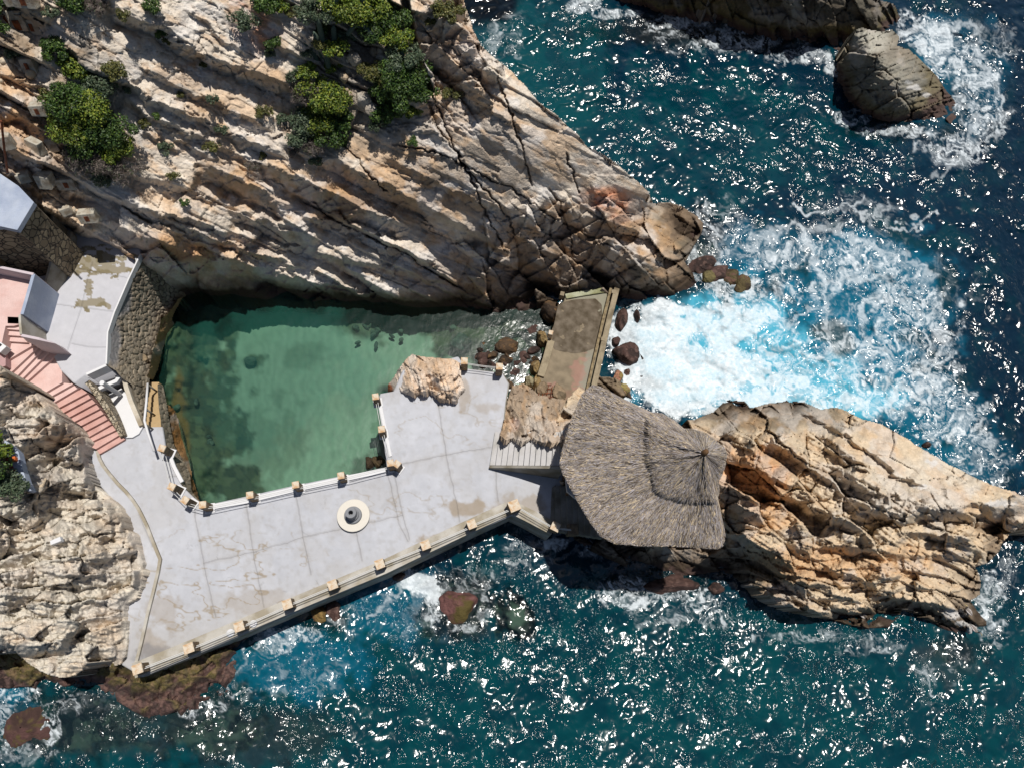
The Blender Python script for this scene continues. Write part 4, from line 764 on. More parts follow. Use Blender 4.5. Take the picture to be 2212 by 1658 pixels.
def prism(name, poly, zt, zb, mat, parent=None, bevel=0.0, **k):
    b = MB(); top = P([p[0] for p in poly], [p[1] for p in poly], np.full(len(poly), zt) if np.isscalar(zt) else np.array(zt)); bot = top.copy(); bot[:, 2] = zb
    b.prism(bot, top); o = b.build(name, mat, parent, bevel=bevel); return tag(o, **k)
def wallband(name, pts, wid, zt, zb, mat, parent=None, bevel=.015, ztb=None, **k):
    """wall along a line traced on its top; zt may vary along it"""
    n = len(pts); zt = np.broadcast_to(np.asarray(zt, float), (n,)); c = P([p[0] for p in pts], [p[1] for p in pts], zt)
    L_, R_ = [], []
    for i in range(n):
        d = c[min(i + 1, n - 1)] - c[max(i - 1, 0)]; d[2] = 0; d /= np.linalg.norm(d); w = np.array([-d[1], d[0], 0]) * wid / 2
        L_.append(c[i] + w); R_.append(c[i] - w)
    V = []; F = []
    zbv = np.broadcast_to(np.asarray(zb, float), (n,))
    for i in range(n):
        V += [L_[i], R_[i], [R_[i][0], R_[i][1], zbv[i]], [L_[i][0], L_[i][1], zbv[i]]]
    for i in range(n - 1):
        for a in range(4): F.append([4 * i + a, 4 * i + (a + 1) % 4, 4 * i + 4 + (a + 1) % 4, 4 * i + 4 + a])
    F += [[0, 1, 2, 3], [4 * n - 1, 4 * n - 2, 4 * n - 3, 4 * n - 4]]
    b = MB(); b.add(V, F); o = b.build(name, mat, parent, bevel=bevel); return tag(o, **k)
# seaward low parapet (two straight runs) and the pool-side kerb
wallband('parapet', [(288, 1448), (420, 1394), (553, 1338), (720, 1268), (828, 1224), (928, 1176), (1017, 1134), (1098, 1097)], .62, ZD + .16, -2.4, M['conc'], label='long low cream concrete parapet along the seaward edge of the deck', cat='low wall')
wallband('parapet', [(1106, 1094), (1150, 1116), (1197, 1141)], .62, ZD + .165, -2.4, M['conc'], label='short low cream parapet beside the dark steps, right of the deck corner', cat='low wall')
wallband('kerb', [(443, 1096), (530, 1081), (630, 1057), (729, 1036), (832, 1014)], .24, ZD + .10, -2, M['white'], label='white painted kerb between the pool and the deck', cat='kerb')
wallband('kerb', [(362, 972), (376, 1008), (393, 1040)], .16, ZD + .08, ZD - .05, M['white'], label='short white kerb right of the curved path, above the mossy stone wall', cat='kerb')
wallband('kerb', [(821, 872), (832, 928), (843, 985)], .16, ZD + .08, -2, M['white'], label='thin white kerb along the right side of the pool', cat='kerb')
wallband('deck_edge', EDGE, .16, ZD - .01, -1.8, M['concgrey'], label='grey concrete edge wall at the back right corner of the deck', cat='low wall')
# curved kerb of the side channel on the left
wallband('kerb', [(209, 972), (214, 990), (222, 1005), (235, 1022), (252, 1042), (270, 1060), (285, 1078), (297, 1096), (307, 1115), (316, 1134), (326, 1160), (337, 1188), (345, 1207), (340, 1236), (330, 1278), (318, 1325), (307, 1375), (298, 1412), (291, 1438)], .13, ZD + .13, ZD - .2, M['conc'], label='long thin cream kerb curving along the left side of the deck', cat='kerb')
# ---------------------------------------------------------------- stone pillars
PW, PH = .34, 1.02
def make_pillar(px, py, rot, h=PH, z0=ZD, w=PW, label='', base=True, capmat='cap', bodymat='pillar', grp='stone pillars round the deck'):
    """px,py = centre of the pillar's top in the picture"""
    c = P(px, py, z0 + h)
    t = empty('stone_pillar', (c[0], c[1], z0), label, 'pillar', grp)
    t.rotation_euler = (0, 0, rot)
    def part(nm, sz, z, mat, bev=.012, jit=0.0):
        b = MB(); b.box((t.location[0], t.location[1], z), sz, jit=jit); return b.build(nm, mat, t, bevel=bev)
    if base: part('plinth', (w * 1.42, w * 1.42, .06), z0 + .03, M['white'])
    part('shaft', (w * .96, w * .96, h - .12), z0 + .06 + (h - .12) / 2, M[bodymat], .015, .012)
    part('cap', (w, w, .08), z0 + h - .04, M[capmat], .01, .006)
    return t
d2 = math.radians
PIL = [  # x, y of the cap in the picture, rotation, base, label
    (349, 967, -.25, 1, 'grey capped pillar at the end of the white handrail'), (370, 1050, -.35, 1, 'orange capped pillar at the bend of the pool rail, left of two others'),
    (399, 1079, -.5, 1, 'grey capped pillar in the middle of the trio at the lower left pool corner'), (437, 1089, .15, 1, 'grey capped pillar right of the trio at the lower left pool corner'),
    (539, 1068, .2, 1, 'orange and grey capped pillar, first along the straight pool kerb'), (638, 1046, .2, 1, 'cream capped pillar, second along the straight pool kerb'), (736, 1026, .2, 1, 'pinkish capped pillar above the round table on the pool kerb'),
    (843, 999, .18, 1, 'taller cream pillar at the inner corner of the pool'), (824, 926, .2, 1, 'mosaic capped pillar midway down the right side of the pool'), (811, 856, .2, 1, 'orange flecked pillar at the top of the right side of the pool'),
    (857, 1001, -.6, 1, 'turned pillar joined to the inner pool corner pillar'),
    (1003, 779, 0.0, 0, 'narrow cream pillar beside the pale rock at the back of the deck'), (1079, 791, 0.0, 0, 'narrow cream pillar at the back right corner of the deck')]
OUT = [(296, 1444, .38, 'cream pillar at the far left end of the seaward parapet'), (407, 1399, .38, 'cream pillar second from the left on the seaward parapet'), (516, 1352, .38, 'cream pillar third from the left, beside a white patch on the parapet'),
       (620, 1304, .38, 'cream pillar fourth from the left on the seaward parapet'), (718, 1262, .38, 'cream pillar fifth from the left, above the tan shore rock'), (820, 1217, .38, 'cream pillar on the parapet below the round table'), (919, 1176, .38, 'cream pillar on the parapet above the white splash'), (1019, 1131, .38, 'cream pillar on the parapet, next left of the corner one')]
for x, y, r, b, l in PIL: make_pillar(x, y, r, label=l, base=bool(b), w=PW * (.92 if b else 1.0))
for x, y, r, l in OUT: make_pillar(x, y, r, h=.8, z0=ZD + .16, label=l, base=False, w=.40)
make_pillar(1111, 1091, .38, h=.8, z0=ZD + .17, label='wide cream pillar at the right corner of the seaward parapet', base=False, w=.5)
make_pillar(1200, 1136, -.45, h=.8, z0=ZD + .17, label='cream pillar at the right end of the short parapet beside the dark steps', base=False, w=.40)
make_pillar(1238, 1142, .05, h=.9, z0=ZD - .3, label='brown pillar standing in the shade of the thatched hut', base=False, w=.5, capmat='pillar')
# cables between the pillars
def cable(a, b, zz, sag, label, n=2, off=.05, parent=None, col='rope', r=.014, cat='railing', grp='cable railings'):
    t = empty('cable_railing', P(a[0], a[1], zz), label, cat, grp)
    for k in range(n):
        A_ = P(a[0], a[1], zz); B_ = P(b[0], b[1], zz); d = B_ - A_; w = np.array([-d[1], d[0], 0]); w /= np.linalg.norm(w) + 1e-9
        s = np.linspace(0, 1, 9)[:, None]; pts = A_ + d * s + w * off * (k - (n - 1) / 2) * 2; pts[:, 2] -= sag * 4 * (s * (1 - s))[:, 0] + k * .12
        m = MB(); m.tube(pts, r, 6); m.build('cable', M[col], t, smooth=True)
    return t
zr = ZD + .72
LP = PIL
def cab(i, j, lab): cable((PIL[i][0] + 2, PIL[i][1] + 8), (PIL[j][0] + 2, PIL[j][1] + 8), zr, .03, lab)
cab(0, 1, 'white cables above the short white kerb by the stone wall'); cab(1, 2, 'short cables between the first two pillars of the pool corner trio'); cab(2, 3, 'short cables between the last two pillars of the pool corner trio')
cab(3, 4, 'thin white cables over the left end of the straight pool kerb'); cab(4, 5, 'thin white cables over the pool kerb, second span from the left'); cab(5, 6, 'thin white cables over the pool kerb, span left of the table'); cab(6, 7, 'thin white cables over the pool kerb, span ending at the inner corner')
cab(7, 8, 'white cables on the right pool side, lower span'); cab(8, 9, 'white cables on the right pool side, upper span')
cable((1003, 783), (1079, 793), ZD + .8, .10, 'sagging white cables across the back of the deck beside the pale rock')
zo = ZD + .16 + .55
OL = ['far left span', 'second span from the left', 'third span from the left', 'fourth span from the left', 'span right of the tan shore rock', 'span below the round table', 'span above the white splash']
for i in range(7):
    a, b = OUT[i], OUT[i + 1]; cable((a[0] + 6, a[1] + 1), (b[0] - 4, b[1] + 7), zo, .01, 'white rails on the seaward parapet, ' + OL[i], off=.035, r=.018)
cable((1025, 1132), (1106, 1098), zo, .01, 'white rails on the seaward parapet, span ending at the right corner', off=.035, r=.018)
cable((1118, 1094), (1196, 1139), zo, .01, 'white rails on the short parapet beside the dark steps', off=.035, r=.018)
cable((1204, 1140), (1234, 1143), zo, .0, 'short white rail reaching into the shade of the hut', off=.03, r=.018)
# white patches on the parapet
for x, y, l in ((498, 1366, 'white paint can lid lying on the parapet by the third pillar'),):
    c = P(x, y, ZD + .17); b = MB(); b.lathe(c, [(0.001, .05), (.16, .05), (.17, .03), (.17, 0), (0.001, 0)], 20); tag(b.build('lid', M['white'], smooth=True), l, 'lid')
c = P(548, 1346, ZD + .17); b = MB(); b.lathe(c, [(0.001, .03), (.05, .03), (.06, .09), (.15, .09), (.16, .06), (.16, 0), (0.001, 0)], 24); tag(b.build('lid', M['white'], smooth=True), 'white lid with a raised rim on the parapet, right of the flat one', 'lid')
# ---------------------------------------------------------------- round table / umbrella base
c = P(763, 1112, ZD + .22); t = empty('round_table', (c[0], c[1], ZD), 'round white concrete table with a stepped hollow grey post on the deck', 'table')
b = MB(); b.lathe((c[0], c[1], ZD), [(.02, 0), (.62, 0), (.62, .10), (.02, .10)], 48); b.build('foot', M['concgrey'], t)
b = MB(); b.lathe((c[0], c[1], ZD), [(.30, .10), (.72, .10), (.745, .12), (.745, .20), (.73, .22), (.30, .225)], 64); b.build('tabletop', surf('cream_terrazzo', A(236, 230, 218, 1.5), var=.05, scale=6), t, smooth=False)
b = MB(); b.lathe((c[0], c[1], ZD), [(.40, .22), (.40, .30), (.38, .36), (.33, .38), (.29, .38), (.29, .52), (.27, .56), (.245, .56), (.245, .95), (.235, 1.0), (.12, 1.0), (.10, .98), (.10, .55), (.001, .55)], 48); o = b.build('post', surf('grey_cast_post', A(150, 152, 156), var=.12, scale=4), t)
# ---------------------------------------------------------------- pink stairs
SL = [(16, 699), (14, 711), (14, 724), (13, 737), (13, 780), (22, 806), (35, 814), (49, 817), (60, 822), (90, 852), (99, 862), (108, 874), (120, 884), (131, 894), (147, 902), (161, 910), (175, 919), (185, 930), (188, 945), (184, 960), (207, 969), (215, 980)]
SR = [(42, 700), (42, 713), (46, 726), (60, 740), (74, 744), (86, 746), (98, 748), (116, 750), (134, 756), (134, 826), (158, 829), (172, 836), (188, 848), (196, 859), (206, 870), (215, 882), (224, 893), (232, 905), (241, 915), (250, 928), (259, 938), (270, 948)]
NS = len(SL); RZ = (ZP - ZD) / NS
st = empty('staircase', P(150, 850, 4), 'long pink painted concrete staircase winding down from the landing to the deck', 'stairs')
for i in range(NS):
    zt = ZP - (i + 1) * RZ + RZ          # top of the tread whose nose is line i
    a, bb = np.array(SL[i], float), np.array(SR[i], float)
    if i == 0: a2, b2 = a - (0, 12), bb - (0, 12)
    else: a2, b2 = np.array(SL[i - 1], float), np.array(SR[i - 1], float)
    a2 = a2 + (a2 - a) * .25; b2 = b2 + (b2 - bb) * .25
    q = P([a[0], bb[0], b2[0], a2[0]], [a[1], bb[1], b2[1], a2[1]], np.full(4, zt)); bq = q.copy(); bq[:, 2] = zt - RZ - (1.2 if i < NS - 3 else .2)
    m = MB(); m.prism(bq, q); m.build('step', M['pink'] if i < 12 else M['pinkdeep'], st, bevel=.008)
prism('pink_landing', [(-60, 578), (-20, 585), (68, 601), (66, 612), (45, 690), (44, 700), (30, 704), (12, 704), (2, 750), (-60, 760)], ZP, 3.5, M['pink'], label='pink painted upper landing at the left edge above the stairs', cat='landing')
prism('pink_landing', [(-60, 742), (4, 700), (14, 702), (12, 742), (12, 790), (-20, 800), (-60, 800)], ZP - .35, 3.2, surf('mauve_floor', A(196, 160, 160), var=.1), label='mauve lower landing left of the first pink steps', cat='landing')
# parapet walls of the landing
wallband('parapet_wall', [(-60, 566), (0, 577), (72, 592)], .12, ZP + .75, 4.0, surf('pink_white_render', A(222, 208, 214), var=.08), bevel=.01, label='white topped parapet along the north side of the pink landing', cat='parapet wall')
wallband('parapet_wall', [(72, 592), (60, 635), (47, 679)], .14, [ZP + .74, ZP + .72, ZP + .7], ZT - .1, M['bluewhite'], bevel=.01, label='bluish white wall between the pink landing and the terrace', cat='parapet wall')
wallband('parapet_wall', [(42, 680), (43, 700), (45, 722)], .10, ZP + .72, ZT - .1, M['conc'], bevel=.01, label='short wall with white coping at the head of the pink stairs', cat='parapet wall')
wallband('parapet_wall', [(46, 724), (85, 732), (118, 741), (134, 752)], .12, [ZP + .7, ZP + .45, ZP + .1, ZT + .15], ZT - .3, surf('pink_white_render', A(222, 208, 214), var=.08), bevel=.01, label='sloping white wall between the fan steps and the terrace', cat='parapet wall')
wallband('parapet_wall', [(111, 464), (113, 500), (117, 532), (107, 575), (98, 610)], .11, [6.2, 6.1, 6.0, 5.7, 5.3], ZT - .1, M['concgrey'], bevel=.01, label='bent grey concrete wall standing on the terrace beside the white block', cat='wall')
q = P([132, 155, 150, 127], [495, 499, 533, 527], np.full(4, ZT + .55)); bq = q.copy(); bq[:, 2] = ZT; m = MB(); m.prism(bq, q); tag(m.build('concrete_bench', M['block'], bevel=.05), 'rough white concrete block bench on the shaded end of the terrace', 'bench')
# manhole / wire loop on terrace
m = MB(); cc = P(136, 582, ZT + .03); a = np.linspace(0, 2 * math.pi, 22); m.tube(np.stack([cc[0] + .22 * np.cos(a), cc[1] + .13 * np.sin(a), np.full(22, cc[2])], 1), .015, 5, cap=False); m.tube(np.stack([cc[0] - .1 + .12 * np.cos(a), cc[1] + .15 * np.sin(a), np.full(22, cc[2])], 1), .015, 5, cap=False); tag(m.build('wire_coil', M['rust']), 'rusty wire coil left on the terrace floor', 'wire')
# ---------------------------------------------------------------- cobbled retaining wall
RW = [(303, 545), (330, 545), (372, 565), (405, 585), (402, 640), (386, 648), (371, 676), (348, 687), (342, 722), (336, 760), (326, 795), (323, 822), (316, 860), (314, 905), (306, 925), (296, 870), (284, 830), (262, 815), (250, 800), (229, 788), (232, 715), (246, 674), (277, 602)]
RW_Z = rbf([(303, 546, ZT), (277, 602, ZT), (246, 674, ZT), (232, 715, ZT), (229, 788, ZT), (250, 800, 4.0), (284, 832, 3.2), (296, 872, 2.7), (308, 925, 2.35), (405, 588, .6), (400, 640, .1), (386, 648, .3), (371, 676, .5), (348, 690, .9), (340, 730, 1.1), (326, 795, 1.2), (320, 850, 1.6), (315, 905, 2.25), (290, 700, 2.9), (330, 600, 2.9), (290, 780, 2.5)])
def rw_dt(px, py, z):
    a = px / 8.6 + (fbm(px / 14, py / 14, 3, 2) - .5) * 1.3; b = py / 10.5 + (fbm(px / 14, py / 14, 3, 5) - .5) * 1.3
    f1, e, r1, r2, r3, ox, oy = vor(a, b, 13, .8)
    plain = blobs(px, py, [(262, 640, 22, 50), (245, 740, 14, 60), (300, 565, 20, 20)], (fbm(px / 12, py / 12, 3, 3) - .5))
    return (-.07 * np.sqrt(np.clip(1 - (f1 / .75) ** 2, 0, 1)) + .09 * ss(.12, 0, e) + (r1 - .5) * .05) * (1 - .7 * plain) * ss(0, 6, segd(RW + [RW[0]], px, py)[0])
def rw_col(px, py, V):
    a = px / 8.6 + (fbm(px / 14, py / 14, 3, 2) - .5) * 1.3; b = py / 10.5 + (fbm(px / 14, py / 14, 3, 5) - .5) * 1.3
    f1, e, r1, r2, r3, ox, oy = vor(a, b, 13, .8); n = fbm(px / 30, py / 30, 4, 3)
    C = np.tile(A(168, 156, 138), (len(px), 1)) * (.6 + .7 * r1)[:, None]
    C = mixc(C, ss(.45, .6, r2) * .5, A(188, 172, 148)); C = mixc(C, ss(.16, .03, e), A(95, 84, 68))
    C = mixc(C, blobs(px, py, [(262, 640, 22, 50), (245, 745, 16, 60)], (n - .5)) * .8, A(150, 150, 155)); C = mixc(C, blobs(px, py, [(285, 600, 26, 14)], (n - .5)) * .8, A(90, 85, 75))
    return mixc(C, ss(1.0, .3, V[:, 2]) * .6, A(120, 90, 50))
sheet('retaining_wall', RW, RW_Z, M['masonry'], 1.6, rw_dt, rw_col, skirt=None, kind=None, label='battered cobbled retaining wall dropping from the terrace to the pool', cat='stone wall')
# wall below the deck at the pool's left side
DW = [(340, 828), (352, 832), (362, 880), (368, 920), (376, 960), (394, 990), (410, 1020), (414, 1060), (428, 1078), (442, 1090), (430, 1094), (408, 1070), (392, 1044), (372, 1010), (357, 968), (350, 925), (343, 880)]
DW_Z = rbf([(341, 830, 1.6), (350, 925, 2.2), (357, 968, ZD), (372, 1010, ZD), (392, 1044, ZD), (410, 1072, ZD), (432, 1094, ZD), (352, 832, .8), (362, 880, 1.2), (368, 920, 1.1), (376, 960, 1.0), (394, 990, .9), (410, 1020, .8), (414, 1060, 1.2), (440, 1090, 1.8)])
sheet('pool_wall', DW, DW_Z, M['masonry'], 1.6, lambda px, py, z: rw_dt(px, py * 1.0, z) * .8, rw_col, skirt=None, kind=None, label='narrow mossy stone wall under the deck at the left side of the pool', cat='stone wall')
# orange ledge at the water
LG = [(385, 645), (398, 640), (382, 668), (372, 690), (380, 700), (362, 722), (352, 760), (342, 800), (330, 822), (318, 815), (326, 770), (338, 725), (348, 688), (366, 672)]
LG_Z = rbf([(390, 642, .7), (372, 672, .9), (345, 700, 1.2), (335, 760, 1.3), (325, 815, 1.2), (398, 642, -.2), (384, 668, -.2), (380, 700, -.2), (362, 724, -.2), (352, 760, -.2), (335, 822, -.1), (355, 710, .9), (345, 760, .9)])
sheet('orange_ledge', LG, LG_Z, M['rock'], 1.8, relief(201, 60, .6, .18), lambda px, py, V: rockcol(px, py, V, 60, 205, A(180, 145, 100), wet=False), skirt=None, wob=1.5)
LG2 = [(362, 870), (374, 880), (388, 905), (402, 960), (412, 990), (416, 1030), (428, 1060), (432, 1084), (414, 1078), (408, 1030), (394, 992), (376, 960), (368, 920)]
LG2_Z = rbf([(364, 885, 1.2), (374, 960, 1.0), (392, 992, .9), (407, 1030, .8), (414, 1070, 1.1), (390, 905, -.3), (404, 960, -.3), (416, 1010, -.3), (430, 1060, -.3)])
sheet('orange_ledge', LG2, LG2_Z, M['rock'], 1.8, relief(211, 60, .6, .15), lambda px, py, V: rockcol(px, py, V, 60, 215, A(140, 100, 52), wet=False), skirt=None, wob=1.5)
# nook under the stairs: floor, walls, column, beam, dark opening
prism('balcony', [(234, 850), (262, 838), (272, 850), (290, 880), (306, 912), (308, 922), (300, 936), (286, 944), (268, 945), (250, 905)], ZD + .12, ZD - .2, M['white'], bevel=.01, label='small round ended white balcony below the pink stairs', cat='balcony')
wallband('stone_balustrade', [(178, 814), (196, 832), (214, 858), (232, 884), (250, 915), (264, 940)], .24, [4.05, 3.85, 3.6, 3.3, 3.0, 2.7], ZD - .1, stonemat('rubble_wall', A(205, 192, 168), A(160, 142, 116), 7), label='rubble stone balustrade down the right side of the pink stairs', cat='stone wall')
wallband('stone_balustrade', [(266, 808), (272, 836), (282, 866), (295, 896), (304, 918)], .20, [3.4, 3.2, 3.0, 2.85, 2.6], ZD - .3, surf('pale_coping', A(226, 216, 198), var=.15, scale=6, col2=A(190, 175, 150)), label='pale stone coping along the right edge of the white balcony', cat='stone wall')
prism('basement_opening', [(186, 806), (230, 790), (252, 803), (256, 812), (205, 838), (190, 826)], [2.6, 2.6, 2.6, 2.6, 2.6, 2.6], ZD - .5, surf('painted_recess_shade', A(60, 58, 60)), label='floor of the recess under the terrace edge, its shade painted dark', cat='recess')  # dark colour paints the shade of the opening onto this slab
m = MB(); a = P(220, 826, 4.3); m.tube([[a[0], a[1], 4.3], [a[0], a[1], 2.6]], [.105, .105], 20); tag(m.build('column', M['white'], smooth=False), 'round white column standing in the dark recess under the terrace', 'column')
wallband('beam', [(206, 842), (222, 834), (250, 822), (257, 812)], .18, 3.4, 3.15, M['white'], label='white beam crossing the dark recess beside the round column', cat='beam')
wallband('kerb', [(229, 788), (205, 799), (186, 808)], .12, ZT + .03, ZT - .6, M['white'], label='white edging at the lower end of the terrace above the recess', cat='kerb')
wallband('kerb', [(303, 548), (277, 603), (246, 675), (232, 717), (229, 786)], .07, ZT + .04, ZT - .3, M['white'], label='thin white edging along the terrace above the cobbled wall', cat='kerb')
# tan steps to the pool
pst = empty('pool_steps', P(318, 880, 1.5), 'narrow worn tan steps going down to the pool beside the white handrail', 'steps')
for i in range(9):
    f = i / 9.0; y0 = 921 - 95 * f; y1 = 921 - 95 * (i + 1) / 9.0; zt = ZD - .14 * (i + 1)
    xl0, xr0 = 314 + 2 * f * 3, 348 - 4 * f; q = P([xl0 - 4, xr0, xr0 - 1, xl0 - 3], [y0 + 3, y0 + 3, y1 - 1, y1 - 1], np.full(4, zt)); bq = q.copy(); bq[:, 2] = zt - .5
    m = MB(); m.prism(bq, q); m.build('step', surf('tan_step', A(196, 168, 125), var=.15) if i == 0 else bpy.data.materials['tan_step'], pst, bevel=.01)
hr = empty('handrail', P(318, 880, 2), 'thick white tubular handrail over the pool steps', 'handrail')
hp = [(319, 828, 2.35), (316, 870, 2.8), (312, 908, 3.15), (320, 936, 3.15), (333, 974, 3.1)]
m = MB(); m.tube([P(x, y, z) for x, y, z in hp], .055, 10); m.build('rail', M['white'], hr, smooth=True)
for (x, y, z), zb in (((319, 830, 2.33), 1.0), ((314, 882, 2.9), 1.6), ((313, 915, 3.12), 2.2)):
    m = MB(); p_ = P(x, y, z); m.tube([[p_[0], p_[1], z], [p_[0] + .02, p_[1] - .02, zb]], .045, 8); m.build('post', M['concgrey'], hr, smooth=True)
# ================================================================ concrete stairs to the hut
hs = empty('concrete_stairs', P(1130, 985, ZD), 'broad pale concrete stairs rising from the deck to the thatched hut', 'stairs')
for i in range(14):
    f0 = i / 13.0; x0b = 1058 + i * 12.2; x1b = x0b + 12.2 + (8 if i == 13 else 0); zt = ZD + .155 * (i + 1)
    xt = 1069 + i * 11.6; sl = (xt - x0b)
    q = P([x0b, x1b + 3, xt + 14.5, xt], [1004 + .1 * i, 1004 + .1 * i, 932, 932], np.full(4, zt)); bq = q.copy(); bq[:, 2] = ZD - .5
    m = MB(); m.prism(bq, q); m.build('step', M['conc2'] if 'conc2' in M else M.setdefault('conc2', surf('pale_stair_concrete', A(208, 206, 206), var=.08, scale=4, col2=A(190, 187, 182))), hs, bevel=.008)
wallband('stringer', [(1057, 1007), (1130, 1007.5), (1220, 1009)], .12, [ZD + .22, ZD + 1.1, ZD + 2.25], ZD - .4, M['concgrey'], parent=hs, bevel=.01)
# shaded stair on the sea side of the hut
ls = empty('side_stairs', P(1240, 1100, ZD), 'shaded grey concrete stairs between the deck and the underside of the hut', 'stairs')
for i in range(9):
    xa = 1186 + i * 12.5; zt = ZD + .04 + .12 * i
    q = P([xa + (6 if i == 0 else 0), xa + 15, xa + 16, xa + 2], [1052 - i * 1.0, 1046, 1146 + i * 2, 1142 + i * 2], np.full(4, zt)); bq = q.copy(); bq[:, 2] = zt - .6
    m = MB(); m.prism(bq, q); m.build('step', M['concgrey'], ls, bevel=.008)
prism('hut_floor', [(1212, 930), (1300, 880), (1480, 930), (1540, 1000), (1520, 1130), (1300, 1120), (1225, 1060)], ZD + 2.15, ZD + 1.9, M['conc2'], label='concrete floor slab under the thatched hut', cat='floor slab')
# ================================================================ thatched hut
LOW = [(1240, 885), (1256, 850), (1266, 840), (1281, 829), (1305, 838), (1326, 851), (1368, 871), (1406, 889), (1428, 891), (1456, 906), (1476, 924), (1496, 925), (1526, 934), (1541, 946), (1566, 966), (1571, 979), (1568, 1004), (1561, 1024), (1552, 1040), (1555, 1060), (1551, 1079), (1556, 1100), (1561, 1124), (1568, 1154), (1562, 1180), (1551, 1186), (1500, 1183), (1456, 1180), (1381, 1179), (1326, 1174), (1296, 1158), (1275, 1130), (1256, 1099), (1231, 1054), (1215, 1024), (1207, 1001), (1214, 969), (1224, 930)]
UPP = [(1413, 896), (1436, 897), (1456, 908), (1476, 925), (1496, 926), (1526, 935), (1541, 947), (1566, 966), (1571, 979), (1568, 1004), (1558, 1024), (1553, 1046), (1550, 1074), (1543, 1078), (1518, 1075), (1496, 1078), (1468, 1071), (1440, 1067), (1423, 1050), (1411, 1016), (1404, 979), (1406, 929)]
AP = np.array([1522.0, 979.0])
def polar(poly):
    p = np.array(poly, float) - AP; th = np.arctan2(p[:, 1], p[:, 0]); r = np.hypot(p[:, 0], p[:, 1])
    tt = np.linspace(-math.pi, math.pi, 721); rr = np.zeros(721); n = len(p)
    for k, t in enumerate(tt):
        c, s = math.cos(t), math.sin(t); best = 0
        for i in range(n):
            a = p[i]; b_ = p[(i + 1) % n]; d = b_ - a; den = c * d[1] - s * d[0]
            if abs(den) < 1e-9: continue
            rad = (a[0] * d[1] - a[1] * d[0]) / den; u = (a[0] * s - a[1] * c) / den
            if rad > 0 and -1e-6 <= u <= 1 + 1e-6: best = max(best, rad)
        rr[k] = best
    return lambda t: np.interp(t, tt, rr)
RL, RU = polar(LOW), polar(UPP)
def zlow(s): return 6.5 + 2.7 * (1 - s) ** 1.05
def pt_low(th, s, up=0.0):
    r = RL(th) * s; return P(AP[0] + r * np.cos(th), AP[1] + r * np.sin(th), zlow(s) + up)
def pt_upp(th, s, up=0.0):
    r = RU(th) * s; sl = r / RL(th); return P(AP[0] + r * np.cos(th), AP[1] + r * np.sin(th), zlow(np.clip(sl, 0, 1.05)) + .23 + .05 * np.sin(th * 13) + .5 * (1 - s) + up)
hut_c = P(1440, 1030, 4.45)
hut = empty('thatched_hut', hut_c, 'round grey palm thatch hut with two roof tiers at the tip of the deck', 'hut')
def bedmesh(name, f, s0):
    T = np.linspace(-math.pi, math.pi, 121)[:-1]; S = np.linspace(s0, .94, 10); V = np.concatenate([f(T, np.full(120, s), -.12) for s in S]); n = 120
    return mesh_obj(name, V, [[i * n + k, i * n + (k + 1) % n, (i + 1) * n + (k + 1) % n, (i + 1) * n + k] for i in range(9) for k in range(n)], M['thatch'], hut, True)
lowroof = bedmesh('lower_roof', pt_low, .02); upproof = bedmesh('upper_roof', pt_upp, .001)
def strands(name, f, N, s0, R_, parent, seed, fringe):
    g = np.random.default_rng(seed)
    th = g.uniform(-math.pi, math.pi, N * 3); s = np.sqrt(g.uniform(s0 ** 2, 1.0, N * 3))
    keep = g.random(N * 3) < (R_(th) / R_(np.linspace(-3.14, 3.14, 360)).max()) ** 2 + .02; th, s = th[keep][:N], s[keep][:N]
    e = int(N * fringe); s[:e] = g.uniform(.93, 1.0, e)
    n = len(th); r = R_(th)
    ln = g.uniform(10, 30, n) / r; dth = g.normal(0, .09, n) * np.clip(30 / (r * s + 6), .2, 1.6)
    s1 = np.minimum(s + ln, 1.0 + g.normal(.01, .045, n) * (160 / r) + .2 * (fbm(th * 45, th * 3, 3, seed) - .5) * (160 / r)); s1[:e] = 1.0 + g.gamma(1.6, .017, e) * (200 / r[:e]); s1 = np.maximum(s1, s + .01)
    clump = .09 * (fbm(th * 14, s * 9, 4, seed) - .5) * 4
    A0 = f(th, s, g.uniform(-.03, .05, n) + clump * .5); A1 = f(th + dth * .4, (s + s1) / 2, g.uniform(-.01, .07, n) + clump * .6)
    A2 = f(th + dth, s1, g.uniform(-.07, .08, n) + clump * .6 - .03 - .5 * np.maximum(s1 - 1, 0) * r / 50)
    d = A2 - A0; w = np.stack([-d[:, 1], d[:, 0], g.normal(0, .5, n) * np.hypot(d[:, 0], d[:, 1])], 1); w /= np.linalg.norm(w, axis=1)[:, None] + 1e-9; w *= g.uniform(.006, .017, n)[:, None]
    V = np.empty((n * 6, 3)); V[0::6] = A0 - w; V[1::6] = A0 + w; V[2::6] = A1 - w; V[3::6] = A1 + w; V[4::6] = A2 - w * .4; V[5::6] = A2 + w * .4
    k = np.arange(n)[:, None] * 6; F = np.concatenate([k + [0, 1, 3, 2], k + [2, 3, 5, 4]])
    pal = np.array([A(156, 146, 138), A(190, 174, 150), A(126, 113, 102), A(172, 166, 168), A(208, 188, 156), A(92, 82, 72), A(164, 156, 152)]); pr = [.24, .14, .16, .16, .07, .1, .13]
    c = pal[g.choice(7, n, p=pr)] * g.uniform(.8, 1.15, n)[:, None] * ((.70 + .66 * fbm(th * 11, s * 8, 4, seed + 2)) * (.66 + .7 * fbm(th * 70, s * 7, 3, seed + 4)))[:, None] * 1.12 * 1.08
    C = np.repeat(c, 6, 0)
    return mesh_obj(name, V, F, M['strand'], parent, cols=C)
strands('palm_strands', pt_low, 88000, .30, RL, lowroof, 5, .17)
strands('palm_strands', pt_upp, 44000, .02, RU, upproof, 6, .16)
